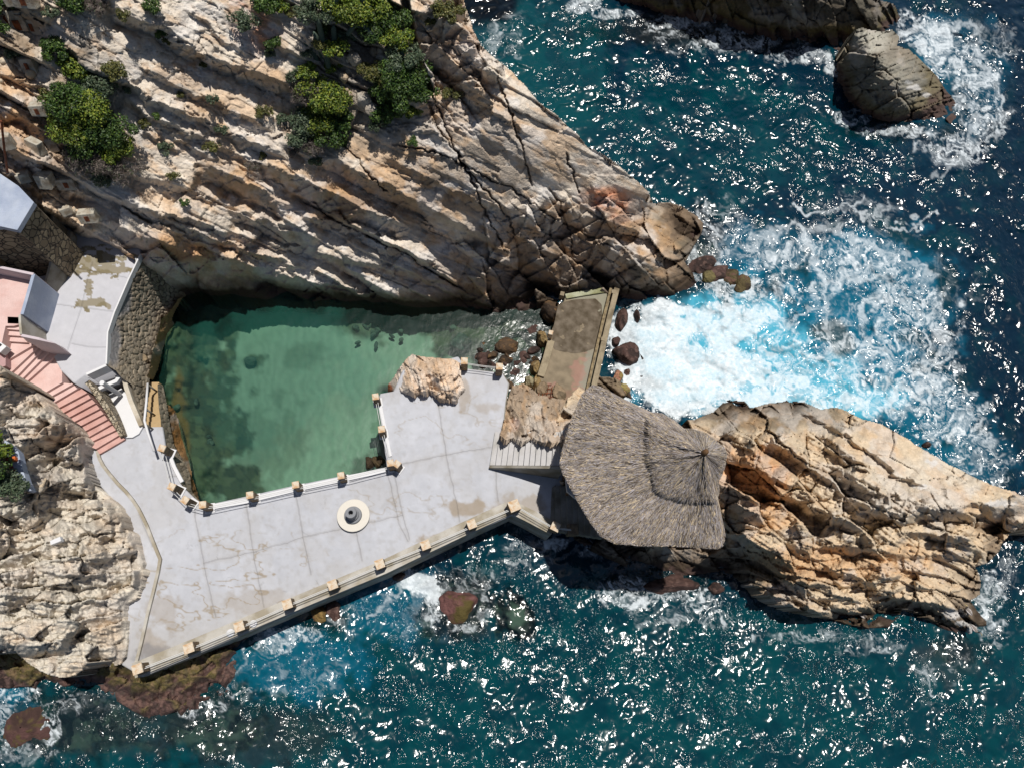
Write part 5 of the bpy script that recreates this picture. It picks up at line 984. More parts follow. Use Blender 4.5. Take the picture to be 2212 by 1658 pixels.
ap = P(AP[0], AP[1] - 2, 10.0); m = MB(); m.tube([ap - [0, 0, .5], ap, ap + [.02, .02, .16], ap + [.03, .03, .22]], [.12, .12, .10, .03], 10); m.build('finial', M['wood'], hut, smooth=True)
for x, y in ((1262, 930), (1240, 1040), (1330, 1120), (1470, 1130), (1520, 1020), (1460, 950), (1360, 905), (1300, 880)):
    m = MB(); a = P(x + 10, y - 5, 6.4); m.tube([[a[0], a[1], 6.25], [a[0], a[1], 3.0]], .08, 10); m.build('post', M['wood'], hut, smooth=True)
# ================================================================ rocks on and beside the deck
RK = [(836, 845), (838, 828), (850, 815), (858, 800), (876, 776), (890, 765), (912, 770), (940, 772), (980, 776), (996, 786), (998, 815), (1006, 840), (992, 850), (986, 868), (950, 862), (925, 845), (900, 850), (870, 846)]
RK_Z = rbf([(838, 845, 1.0), (850, 815, 1.2), (888, 766, 1.6), (940, 772, 2.6), (990, 780, 2.6), (1005, 840, 2.4), (986, 866, 2.6), (930, 848, 2.8), (900, 800, 3.3), (950, 805, 3.7), (975, 840, 3.5), (870, 835, 2.5), (920, 830, 3.4)])
sheet('deck_rock', RK, RK_Z, M['rock'], 1.6, lambda px, py, z: relief(111, 65, 1.0, .4, False)(px, py, z) + strata(px, py, 76, .22, .9, .13, 113)[0], lambda px, py, V: mixc(rockcol(px, py, V, 65, 115, A(224, 210, 196), wet=False), blobs(px, py, [(838, 840, 12, 14)], 0), A(140, 85, 55)), skirt=-1.5, wob=2, kind=None, label='pale ribbed rock outcrop at the pool edge of the deck', cat='rock')
RK2 = [(1086, 912), (1092, 880), (1098, 850), (1106, 832), (1130, 826), (1150, 838), (1165, 852), (1200, 858), (1232, 865), (1248, 880), (1250, 920), (1235, 948), (1222, 962), (1210, 955), (1190, 958), (1165, 955), (1150, 945), (1130, 955), (1118, 948), (1108, 945), (1092, 950), (1078, 940)]
RK2_Z = rbf([(1086, 912, 2.3), (1100, 845, 1.4), (1130, 828, 1.3), (1165, 852, 1.2), (1240, 870, 1.3), (1250, 920, 4.2), (1222, 960, 5.0), (1190, 952, 4.6), (1165, 955, 4.3), (1130, 950, 3.7), (1110, 945, 3.4), (1080, 940, 2.8), (1130, 890, 2.6), (1180, 900, 3.0), (1210, 920, 3.8)])
sheet('step_rock', RK2, RK2_Z, M['rock'], 1.6, lambda px, py, z: relief(121, 60, .8, .35, False)(px, py, z) + strata(px, py, 80, .3, .8, .07, 123)[0], lambda px, py, V: rockcol(px, py, V, 80, 125, A(166, 148, 128), zones=[(1215, 925, 25, 30, R_OR, .6), (1110, 915, 14, 16, A(215, 190, 175), .8), (1130, 850, 40, 15, R_BR, .6)], wet=False), skirt=-1.5, wob=2, kind=None, label='brown fractured rock between the deck, the hut stairs and the old landing', cat='rock')
# ================================================================ old landing: beam, kerb, stubs
wallband('concrete_beam', [(1333, 622), (1316, 690), (1300, 760), (1284, 830), (1276, 870)], .30, ZL + .42, -1.0, M['conctan'], bevel=.03, label='long tan outer beam along the foam side of the old landing', cat='beam')
wallband('concrete_beam', [(1320, 622), (1303, 690), (1287, 760), (1271, 830), (1264, 866)], .14, ZL + .30, 0.0, surf('pitted_concrete', A(160, 142, 108), var=.3, scale=8, col2=A(120, 104, 78), cscale=5), bevel=.02, label='narrower pitted inner beam along the foam side of the old landing', cat='beam')
wallband('concrete_beam', [(1191, 735), (1180, 775), (1168, 812)], .38, ZL + .16, -1.0, M['conctan'], bevel=.03, label='tan kerb on the pool side of the old landing', cat='beam')
wallband('concrete_beam', [(1222, 640), (1262, 633), (1306, 626)], .30, ZL + .12, -1.0, surf('mossy_concrete', A(186, 188, 160), var=.25, scale=6, col2=A(150, 150, 110)), bevel=.03, label='pale mossy kerb across the far end of the old landing', cat='beam')
for x, y, w_, h, mt, l in ((1215, 634, .26, .5, 'conctan', 'small square stub at the far left corner of the old landing'), (1326, 630, .26, .28, 'conctan', 'low stub at the far end of the long outer beam'), (1190, 718, .26, .55, 'cap', 'cream stub halfway up the pool side of the landing'), (1303, 732, .26, .30, 'conctan', 'low stub near the middle of the long outer beam')):
    c = P(x, y, ZL + h + .15); m = MB(); m.box((c[0], c[1], ZL + .15 + h / 2), (w_, w_, h), rotz(-.25), taper=.9, jit=.01); tag(m.build('concrete_stub', M[mt], bevel=.02), l, 'post')
def rockmesh(name, px, py, rx, ry, rot, zc, hz, colf, label, seed, parent=None, flat=1.0, boxy=0.0, cat='boulder', group=None, n=64):
    """boulder: rx, ry in picture units across, hz in metres of height above zc"""
    c = P(px, py, zc); dep = (HC - zc) / -ray(px, py)[2]; sx = rx * dep / FL; sy = ry * dep / FL / max(.55, float(-(ray(px, py)[2])) / np.linalg.norm(ray(px, py)) )
    u = np.linspace(0, 2 * math.pi, n + 1)[:-1]; v = np.linspace(0.02, math.pi - .02, n // 2)
    Uu, Vv = np.meshgrid(u, v); d = np.stack([np.cos(Uu) * np.sin(Vv), np.sin(Uu) * np.sin(Vv), np.cos(Vv)], -1)
    g = np.random.default_rng(seed); rad = np.ones(Uu.shape)
    for k in range(11 + int(10 * boxy)):                           # planes shave the ball into facets
        nrm = g.normal(size=3); nrm /= np.linalg.norm(nrm); lim = g.uniform(.66, .95); dt_ = d @ nrm; rad = np.where(dt_ > .05, np.minimum(rad, lim / np.maximum(dt_, .05)), rad)
    q = d * 3; nz = fbm(q[..., 0] + q[..., 2] * 1.3 + 7, q[..., 1] - q[..., 2] * .9 + 3, 4, seed) - .5
    nz2 = fbm(q[..., 0] * 4 + q[..., 2] * 3 + 7, q[..., 1] * 4 - q[..., 2] * 2.9 + 3, 4, seed + 2) - .5
    rad = rad * (1 + .22 * nz + .12 * nz2)
    p = d * rad[..., None] * np.array([sx, sy, hz]); p = p @ rotz(rot).T + c
    V = p.reshape(-1, 3); m_, n_ = Uu.shape
    F = np.array([[i * n_ + k, (i + 1) * n_ + k, (i + 1) * n_ + (k + 1) % n_, i * n_ + (k + 1) % n_] for i in range(m_ - 1) for k in range(n_)])
    C = colf(V, fbm(V[:, 0] * 2.2 + V[:, 2], V[:, 1] * 2.2 - V[:, 2], 5, seed + 1))
    o = mesh_obj(name, V, F, M['rock'], parent, True, C)
    return tag(o, label, cat if parent is None else None, group)
def cf(c1, c2, c3=None):
    def f(V, n):
        C = np.tile(c1, (len(V), 1)); C = mixc(C, ss(.45, .6, n), c2); C = C * (.6 + .8 * fbm(V[:, 0] * 9 + V[:, 2] * 5, V[:, 1] * 9 - V[:, 2] * 5, 3, 3))[:, None]
        if c3 is not None: C = mixc(C, ss(.55, .7, fbm(V[:, 0] * 5, V[:, 1] * 5, 3, 5)), c3)
        return C
    return f
BRN = cf(A(88, 70, 52), A(60, 48, 38), A(120, 92, 62)); TAN = cf(A(160, 135, 92), A(130, 104, 68), A(185, 165, 125)); PUR = cf(A(84, 62, 56), A(58, 44, 40), A(112, 88, 80)); OLI = cf(A(98, 86, 56), A(74, 62, 44), A(112, 84, 70))
BO = [(1193, 676, 24, 24, .4, .3, .8, BRN, 'brown boulder wedged at the far left corner of the old landing', .6), (1171, 732, 14, 20, .1, .3, .7, TAN, 'square tan boulder against the pool side of the landing, below the cream stub', 1), (1155, 797, 12, 16, -.1, .3, .8, TAN, 'upright tan boulder beside the kerb of the landing', 1), (1142, 829, 13, 15, .2, .6, .7, cf(A(170, 160, 128), A(140, 128, 95)), 'grey green squared block by the brown fractured rock', 1), (1160, 830, 11, 22, -.2, .75, .5, TAN, 'cracked tan block between the landing kerb and the rusty grate', 1),
      (1096, 748, 30, 19, .3, -.05, .5, BRN, 'large round wet brown boulder in the gap behind the deck', 0), (1050, 775, 27, 15, -.1, -.15, .4, PUR, 'wet reddish boulder left of the gap behind the back right pillar', 0), (1090, 778, 18, 11, .1, -.1, .35, BRN, 'small dark wet boulder between two larger ones behind the deck', 0), (1130, 775, 22, 24, .3, -.35, .4, PUR, 'half sunk purple boulder in the gap behind the deck', 0), (1110, 805, 20, 16, .3, -.3, .4, PUR, 'half sunk dark boulder beside the back right corner of the deck', 0), (1150, 715, 20, 18, .3, -.3, .4, PUR, 'half sunk boulder in the dark water left of the landing', 0), (1110, 710, 26, 18, .3, -.45, .4, BRN, 'sunk brown boulder at the foot of the cliff near the landing', 0),
      (1343, 692, 14, 24, -.2, .1, .6, PUR, 'purple and yellow boulder against the foam side of the long beam', .3), (1376, 683, 6, 13, .1, .05, .35, PUR, 'small dark boulder standing in the white foam', .3), (1352, 764, 29, 26, .5, .15, .8, PUR, 'largest maroon boulder in the white foam', .7), (1331, 738, 10, 10, .1, .1, .4, PUR, 'small maroon boulder between the beam and the largest foam boulder', .4), (1355, 808, 10, 12, .1, 0, .35, PUR, 'small maroon boulder in the foam below the largest one', .3), (1382, 816, 8, 6, .1, 0, .3, PUR, 'tiny maroon boulder at the right of the foam group', .3), (1387, 780, 5, 14, .2, -.1, .25, PUR, 'thin dark rock awash right of the largest foam boulder', .3), (1334, 815, 12, 14, .2, .1, .5, cf(A(180, 130, 105), A(150, 130, 80)), 'pinkish boulder at the foot of the beam above the hut', .4), (1336, 848, 26, 20, .3, .2, .6, cf(A(160, 145, 90), A(120, 105, 60), A(190, 150, 115)), 'yellow lichened boulder behind the thatched hut', .4),
      (990, 1308, 46, 42, .1, -.28, .62, lambda V, n: mixc(cf(A(120, 82, 78), A(96, 66, 62))(V, n), ss(.08, .3, V[:, 2] + (n - .5) * .8), A(92, 80, 40)), 'round purple rock crusted with algae in the sea below the deck', 0), (690, 1325, 22, 20, .3, .1, .5, cf(A(150, 122, 72), A(120, 90, 60)), 'tan shore rock under the seaward parapet', .4), (722, 1320, 20, 24, .3, -.05, .45, PUR, 'purple shore rock next to the tan one under the parapet', .4), (862, 1245, 16, 9, .2, .05, .4, PUR, 'small purple rock under the parapet beside the splash', .3), (62, 1566, 60, 52, .5, -.35, .65, cf(A(92, 64, 60), A(70, 50, 44), A(92, 78, 46)), 'broad purple brown rock in the bottom left corner', 0), (20, 1462, 36, 20, .1, .1, .5, PUR, 'purple rock at the left edge below the sandy cliff', .2), (170, 1525, 26, 20, .1, -.5, .5, PUR, 'sunk purple rock right of the broad corner rock', .2),
      (818, 996, 17, 15, .2, -.1, .5, cf(A(96, 80, 55), A(70, 56, 40)), 'dark brown rocks at the inner corner of the pool', .5), (798, 1000, 11, 17, .2, -.1, .4, cf(A(96, 80, 55), A(70, 56, 40)), 'smaller dark rock left of the brown one at the inner pool corner', .5), (1445, 1262, 70, 22, .1, -.15, .6, PUR, 'low reddish rocks awash below the hut', .3), (1545, 1270, 20, 14, .1, -.1, .5, PUR, 'small reddish rock in the shade below the hut', .3), (2000, 960, 10, 6, .3, 0, .3, PUR, 'small maroon rock off the far side of the headland', .3), (1250, 862, 16, 12, .6, 1.2, .5, cf(A(88, 74, 55), A(60, 50, 40)), 'dark rock tucked under the top edge of the thatch', .5),
      (310, 776, 10, 8, .1, 1.7, .35, cf(A(160, 140, 112), A(140, 118, 92)), 'rounded brown boulder perched on the foot of the cobbled wall', 0), (995, 738, 24, 20, .9, -.8, .5, cf(A(110, 100, 80), A(85, 80, 65)), 'pointed sunken rock near the back right of the pool', .6), (540, 780, 14, 9, .2, -1.3, .3, cf(A(110, 100, 80), A(85, 80, 65)), 'small sunken rock in the middle left of the pool', .6), (1550, 594, 36, 17, .5, .0, .4, PUR, 'dark maroon reef rock right of the cliff point', 1), (1516, 572, 36, 18, .5, .0, .4, PUR, 'reddish reef rock touching the cliff point', .6), (1576, 604, 28, 19, .5, .0, .5, OLI, 'olive reef rock fourth from the tip', 1.5), (1604, 615, 25, 17, .9, .0, .45, OLI, 'tip rock of the olive reef', 1.5), (1530, 599, 20, 12, 0.3, .05, .4, cf(A(118, 108, 70), A(90, 80, 56)), 'yellow lichened reef rock near the cliff point', .6)]
for i, (x, y, rx, ry, rot, zc, hz, c_, l, bx) in enumerate(BO): rockmesh('boulder', x, y, rx, ry, rot, zc, hz, c_, l, 300 + i, boxy=bx)
for i in range(22):
    g = RG; x = g.uniform(1035, 1172); y = g.uniform(700, 840) if x > 1100 else g.uniform(735, 790)
    rockmesh('tide_boulder', x, y, g.uniform(9, 19), g.uniform(7, 14), g.uniform(0, 3), g.uniform(-.35, -.12), g.uniform(.3, .6), (PUR, BRN, cf(A(70, 56, 48), A(48, 40, 36)))[i % 3], 'wet dark boulders crowding the gap between deck and landing', 700 + i, boxy=1.6, group='tide boulders in the gap', n=44)
for x, y, rx, ry, r, h, l in ((1207, 848, 17, 20, .3, .22, 'flat broken concrete slab piece on the landing beside the rusty grate'), (1172, 836, 13, 17, -.3, .3, 'dark topped broken slab at the pool side corner of the landing'), (1238, 868, 16, 14, .2, .4, 'brown rock between the landing and the thatch edge')):
    rockmesh('broken_slab', x, y, rx, ry, r, ZL + .1, h, cf(A(150, 130, 105), A(118, 104, 84)), l, 760 + x, boxy=2, cat='slab')
# fallen stones on the pool floor
for i in range(34):
    g = RG; x, y = (g.normal(800, 30), g.normal(712, 22)) if i < 16 else (g.uniform(375, 460), g.uniform(760, 1050)) if i < 28 else (g.normal(990, 60), g.normal(690, 20))
    o = rockmesh('sunken_stone', x, y, g.uniform(5, 13), g.uniform(3, 7), g.uniform(0, 3), -1.35, g.uniform(.12, .25), cf(A(120, 112, 90), A(90, 84, 68)), 'sunken stones scattered on the pool floor', 400 + i, boxy=1, group='sunken stones on the pool floor', n=16, cat='stone')
# ================================================================ rusty grate, driftwood, small things
gm = MB(); c = lambda x, y: P(x, y, ZL + .12)
for k in range(5):
    s = k / 4; a = np.array([1163, 842]) * (1 - s) + np.array([1190, 866]) * s * 1; gm.tube([P(1170 + 12 * s - 6, 838 + 9 * s * 4 - 6, ZL + .1), P(1196 + 4 * s - 4, 832 + 9 * s * 4 - 2, ZL + .1)], .02, 5)
for k in range(4):
    gm.tube([P(1168 + 8.5 * k, 832 + k * .5, ZL + .13), P(1160 + 9 * k, 866 + k * 1.2, ZL + .13)], .02, 5)
tag(gm.build('rusty_grate', M['rust']), 'rusty reinforcing grid lying on the old landing by the brown rock', 'grate')
m = MB(); pts = [(107, 1036), (98, 1050), (88, 1066), (83, 1080), (84, 1092), (88, 1108), (86, 1124), (90, 1134)]
m.tube([surf_at('sandstone_cliff', x, y) + [0, 0, .25] for x, y in pts], [.05, .07, .08, .10, .08, .06, .05, .03], 8); tag(m.build('driftwood', surf('pale_dead_wood', A(225, 205, 178), var=.2)), 'pale dead root hanging down the sandy cliff', 'root')
b0 = surf_at('sandstone_cliff', 124, 1168); m = MB(); m.box(b0 + [0, 0, .06], (.4, .2, .2), rotz(.45), jit=.02); tag(m.build('white_block', M['white'], bevel=.02), 'small white concrete block set in the sandy cliff', 'block')
# white slab with red edge, flower bed
zs = 6.7
prism('planter', [(-50, 915), (0, 942), (22, 958), (40, 975), (48, 1010), (58, 1040), (68, 1058), (60, 1060), (44, 1042), (30, 1010), (15, 975), (0, 955), (-50, 930)], zs, zs - .35, M['bluewhite'], label='bluish white retaining slab at the left edge above the sandy cliff', cat='planter')
prism('red_border', [(-50, 932), (0, 957), (14, 977), (29, 1012), (43, 1042), (38, 1044), (22, 1012), (8, 982), (-6, 962), (-50, 940)], zs + .05, zs - .3, M['red'], label='dark red painted border beside the bluish white slab', cat='border')
c = P(35, 992, zs); m = MB(); m.box(c + [0, 0, .1], (.14, .18, .2), rotz(.3)); tag(m.build('orange_lamp', surf('orange_plastic', A(230, 120, 60)), bevel=.02), 'small orange and white lamp on the bluish white slab', 'lamp')
lp = empty('floor_lamp', P(4, 752, ZP - .35), 'white box lamp with a dark slot beside the mauve landing', 'lamp')
c = P(4, 752, ZP - .1); m = MB(); m.box(c, (.5, .36, .4), rotz(-.6)); m.build('housing', M['white'], lp, bevel=.03); m = MB(); m.box(c + [0, 0, .21], (.26, .1, .03), rotz(.9)); m.build('slot', M['dark'], lp)
# ================================================================ building corner at the left
hb = empty('cottage', P(20, 440, 8), 'corner of a small building with a bluish limewashed roof and stone walls', 'building')
q = P([-80, -80, 0, 40, 73, 37, 0], [500, 330, 375, 402, 437, 497, 489], np.full(7, 8.6)); bq = q.copy(); bq[:, 2] = 8.35; m = MB(); m.prism(bq, q); m.build('roof', M['bluewhite'], hb, bevel=.02)
bq2 = q.copy(); bq2[:, 2] = 4.3; q2 = q.copy(); q2[:, 2] = 8.33; cen = q2.mean(0); ins = lambda a: a + (cen - a) * np.array([.05, .05, 0])
m = MB(); m.prism(np.array([ins(a) * [1, 1, 0] + [0, 0, 4.3] for a in q2]), np.array([ins(a) for a in q2])); m.build('wall', stonemat('cottage_masonry', A(178, 162, 134), A(120, 104, 84), 3.2), hb)
pp = empty('lamp_pole', P(10, 385, 8.5), 'thin rusty pole rising above the bluish roof', 'pole')
m = MB(); m.tube([P(16, 372, 8.8), P(10, 330, 10.4), P(3, 262, 13.0)], [.05, .045, .04], 8); m.build('shaft', M['rust'], pp, smooth=True)
prism('stone_wall', [(38, 500), (75, 441), (112, 470), (80, 543), (60, 530)], [5.9, 6.2, 4.9, 4.5, 4.5], 4.2, stonemat('rubble_base', A(186, 168, 138), A(134, 116, 92), 3.6), label='rubble stone wall between the bluish roof and the grey terrace wall', cat='stone wall')
prism('stone_wall', [(-60, 485), (0, 492), (36, 503), (45, 530), (30, 578), (0, 574), (-60, 565)], [6.6, 6.4, 6.0, 5.4, 4.9, 5.2, 5.4], 4.2, stonemat('dark_rubble', A(150, 132, 98), A(84, 74, 58), 3.0, (30, 28, 24)), label='darker rubble stone wall below the bluish roof at the left edge', cat='stone wall')
# ================================================================ broken concrete blocks with rusty plates
BL = [(34, 52, 1.0, .5, .75, .1, 2, 'largest white concrete block, with two rusty plates, top left'), (80, 62, .62, .5, .6, -.05, 1, 'white block with one rusty plate right of the largest one'), (68, 145, .55, .45, .55, 0, 1, 'white block with one rusty plate above the round shrub, alone'), (88, 240, .6, .5, .45, .1, 1, 'rough pale block at the upper left edge of the round shrub'),
      (60, 6, .8, .5, .5, 0, 1, 'white block with a rusty plate at the very top edge'), (26, 6, .4, .4, .4, .3, 0, 'small white rubble block at the very top left'), (20, 312, .5, .4, .6, .3, 0, 'pink edged block beside the rusty pole'), (82, 322, .7, .4, .6, -.5, 0, 'tilted slab block left of the round shrub base'), (118, 318, .4, .4, .6, .4, 0, 'grey block touching the lower left of the round shrub'),
      (56, 386, .5, .45, .4, .3, 0, 'pebbly block second left along the dark gully'), (104, 394, .6, .55, .6, -.1, 0, 'square pebbly block with pale rim in the dark gully'), (150, 398, .75, .5, .5, .1, 1, 'broad grey block with a rusty plate at the right of the gully'), (194, 470, .75, .5, .5, .15, 1, 'white block overhanging the shaded end of the terrace'), (146, 458, .5, .35, .4, .5, 0, 'small rusty rimmed block above the terrace end'), (162, 462, .3, .3, .35, .2, 0, 'tiny brown block beside the rusty rimmed one')]
for i, (x, y, sx, sy, sz, r, npl, l) in enumerate(BL):
    s = surf_at('cliff', x, y); cc = s + np.array([0, 0, sz * .3]); R_ = rotz(r) @ np.array([[1, 0, 0], [0, math.cos(.35), math.sin(.35)], [0, -math.sin(.35), math.cos(.35)]])
    t = empty('concrete_block', cc, l, 'concrete block', 'broken concrete blocks on the cliff')
    g = RG; m = MB(); m.box(cc, (sx, sy, sz), R_, taper=.93, jit=.03); m.build('body', M['block'], t, bevel=.03)
    for k in range(npl):
        off = R_ @ np.array([(-.12 if npl == 2 else 0) * (1 - 2 * k) * sx * 1.6, -sy * .5 - .005, (.12 - .3 * k) * sz if npl == 2 else 0]); m = MB(); m.box(cc + off, (sx * .24, .03, sz * .5), R_); m.build('rusty_plate', M['rust'], t)
# loose stones on the scree
for i in range(46):
    g = RG; x, y = (g.normal(800, 40), g.normal(115, 22)) if i < 22 else (g.normal(745, 14), g.normal(185, 25)) if i < 34 else (g.uniform(0, 70), g.uniform(110, 200))
    s = surf_at('cliff', x, y); X_, Y_ = proj(s + np.array([0, 0, .05]))
    k = g.uniform(.6, 1.5) * (1 if i % 6 else 2.0)
    rockmesh('loose_stone', float(X_), float(Y_), 5 * k, 3 * k, g.uniform(0, 3), s[2] + .05, .09 * k, cf(A(225, 208, 184), A(200, 178, 150)), 'pale loose stones lying among the cliff shrubs', 500 + i, boxy=1, group='loose stones among the cliff shrubs', n=14, cat='stone')
for x, y, rx, ry, r, h, l in ((788, 222, 26, 16, -.6, .55, 'big smooth pale boulder sunk between the cliff shrubs, upper of two'), (806, 240, 20, 13, -.6, .4, 'big smooth pale boulder sunk between the cliff shrubs, lower of two'), (764, 128, 18, 9, -.4, .35, 'flat pale slab resting above a dark gap in the shrubs'), (828, 125, 16, 6, -.1, .15, 'thin flat slab at the right end of the scree')):
    s = surf_at('cliff', x, y); rockmesh('boulder', x, y, rx, ry, r, s[2] + .2, h, cf(A(215, 205, 190), A(195, 182, 165)), l, 620 + int(x), boxy=.3)
# ================================================================ shrubs
SHG = {'bright': [A(130, 150, 50), A(98, 126, 42), A(164, 172, 66), A(54, 80, 30)], 'green': [A(82, 112, 46), A(60, 92, 40), A(108, 134, 56), A(38, 60, 30)], 'grey': [A(104, 122, 92), A(84, 104, 80), A(126, 138, 108), A(66, 84, 62)], 'olive': [A(120, 120, 62), A(98, 104, 56), A(138, 132, 74), A(74, 84, 44)], 'dry': [A(128, 116, 110), A(105, 96, 92), A(150, 136, 124), A(96, 108, 78)]}
def shrub(name, px, py, r_px, kind, label, base='cliff', seed=0, h=.62, dens=1.0, leaf=.055, cat='shrub', group='shrubs on the cliff', ysq=.85, zup=.15):
    g = np.random.default_rng(seed); s = surf_at(base, px, py); dep = (HC - s[2]) / -ray(px, py)[2]; R_ = 1.3 * r_px * dep / FL
    view = ray(px, py); view = view / np.linalg.norm(view)
    c = s - view * (R_ * .5) + np.array([0, 0, zup * R_])
    t = empty(name, s, label, cat, group)
    nc = max(5, int(16 * min(R_, 2.0) ** 1.2)) + 4
    cd = g.normal(size=(nc, 3)); cd /= np.linalg.norm(cd, axis=1)[:, None]; cd[:, 2] = np.abs(cd[:, 2]) * .9 - .15
    cc = c + cd * (R_ * g.uniform(.35, .82, nc))[:, None] * np.array([1, ysq, h])
    cr = R_ * g.uniform(.2, .38, nc)
    N = int(np.clip(3400 * R_ ** 1.6 * dens, 200, 12000)); k = g.integers(0, nc, N)
    u = g.normal(size=(N, 3)); u /= np.linalg.norm(u, axis=1)[:, None]
    pos = cc[k] + u * (cr[k] * g.uniform(.45, 1.12, N) ** .7)[:, None] * np.array([1, 1, .8])
    nr = u * .7 + g.normal(size=(N, 3)) * .55 + [0, 0, .5]; nr /= np.linalg.norm(nr, axis=1)[:, None]
    a = np.cross(nr, g.normal(size=(N, 3))); a /= np.linalg.norm(a, axis=1)[:, None]; b_ = np.cross(nr, a)
    L_ = leaf * g.uniform(.6, 1.4, N) * (1.7 if kind == 'dry' else 1); W_ = L_ * (.5 if kind != 'dry' else .12)
    V = np.empty((N * 4, 3)); V[0::4] = pos - a * L_[:, None]; V[1::4] = pos + b_ * W_[:, None]; V[2::4] = pos + a * L_[:, None]; V[3::4] = pos - b_ * W_[:, None]
    F = np.arange(N * 4).reshape(-1, 4)
    pal = np.array(SHG[kind]); cj = g.uniform(.78, 1.2, nc)
    C = pal[g.choice(4, N, p=[.38, .27, .2, .15])] * (cj[k] * g.uniform(.8, 1.2, N))[:, None]
    mesh_obj('foliage', V, F, M['leaf'], t, cols=np.repeat(C, 4, 0))
    m = MB()
    for i in range(min(nc, 12)):
        mid = (s + cc[i]) / 2 + g.normal(size=3) * R_ * .08; m.tube([s - [0, 0, .1], mid, cc[i]], [.03 * min(1, R_) + .012, .018, .008], 5, cap=False)
    m.build('branches', M['bark'], t)
    return t
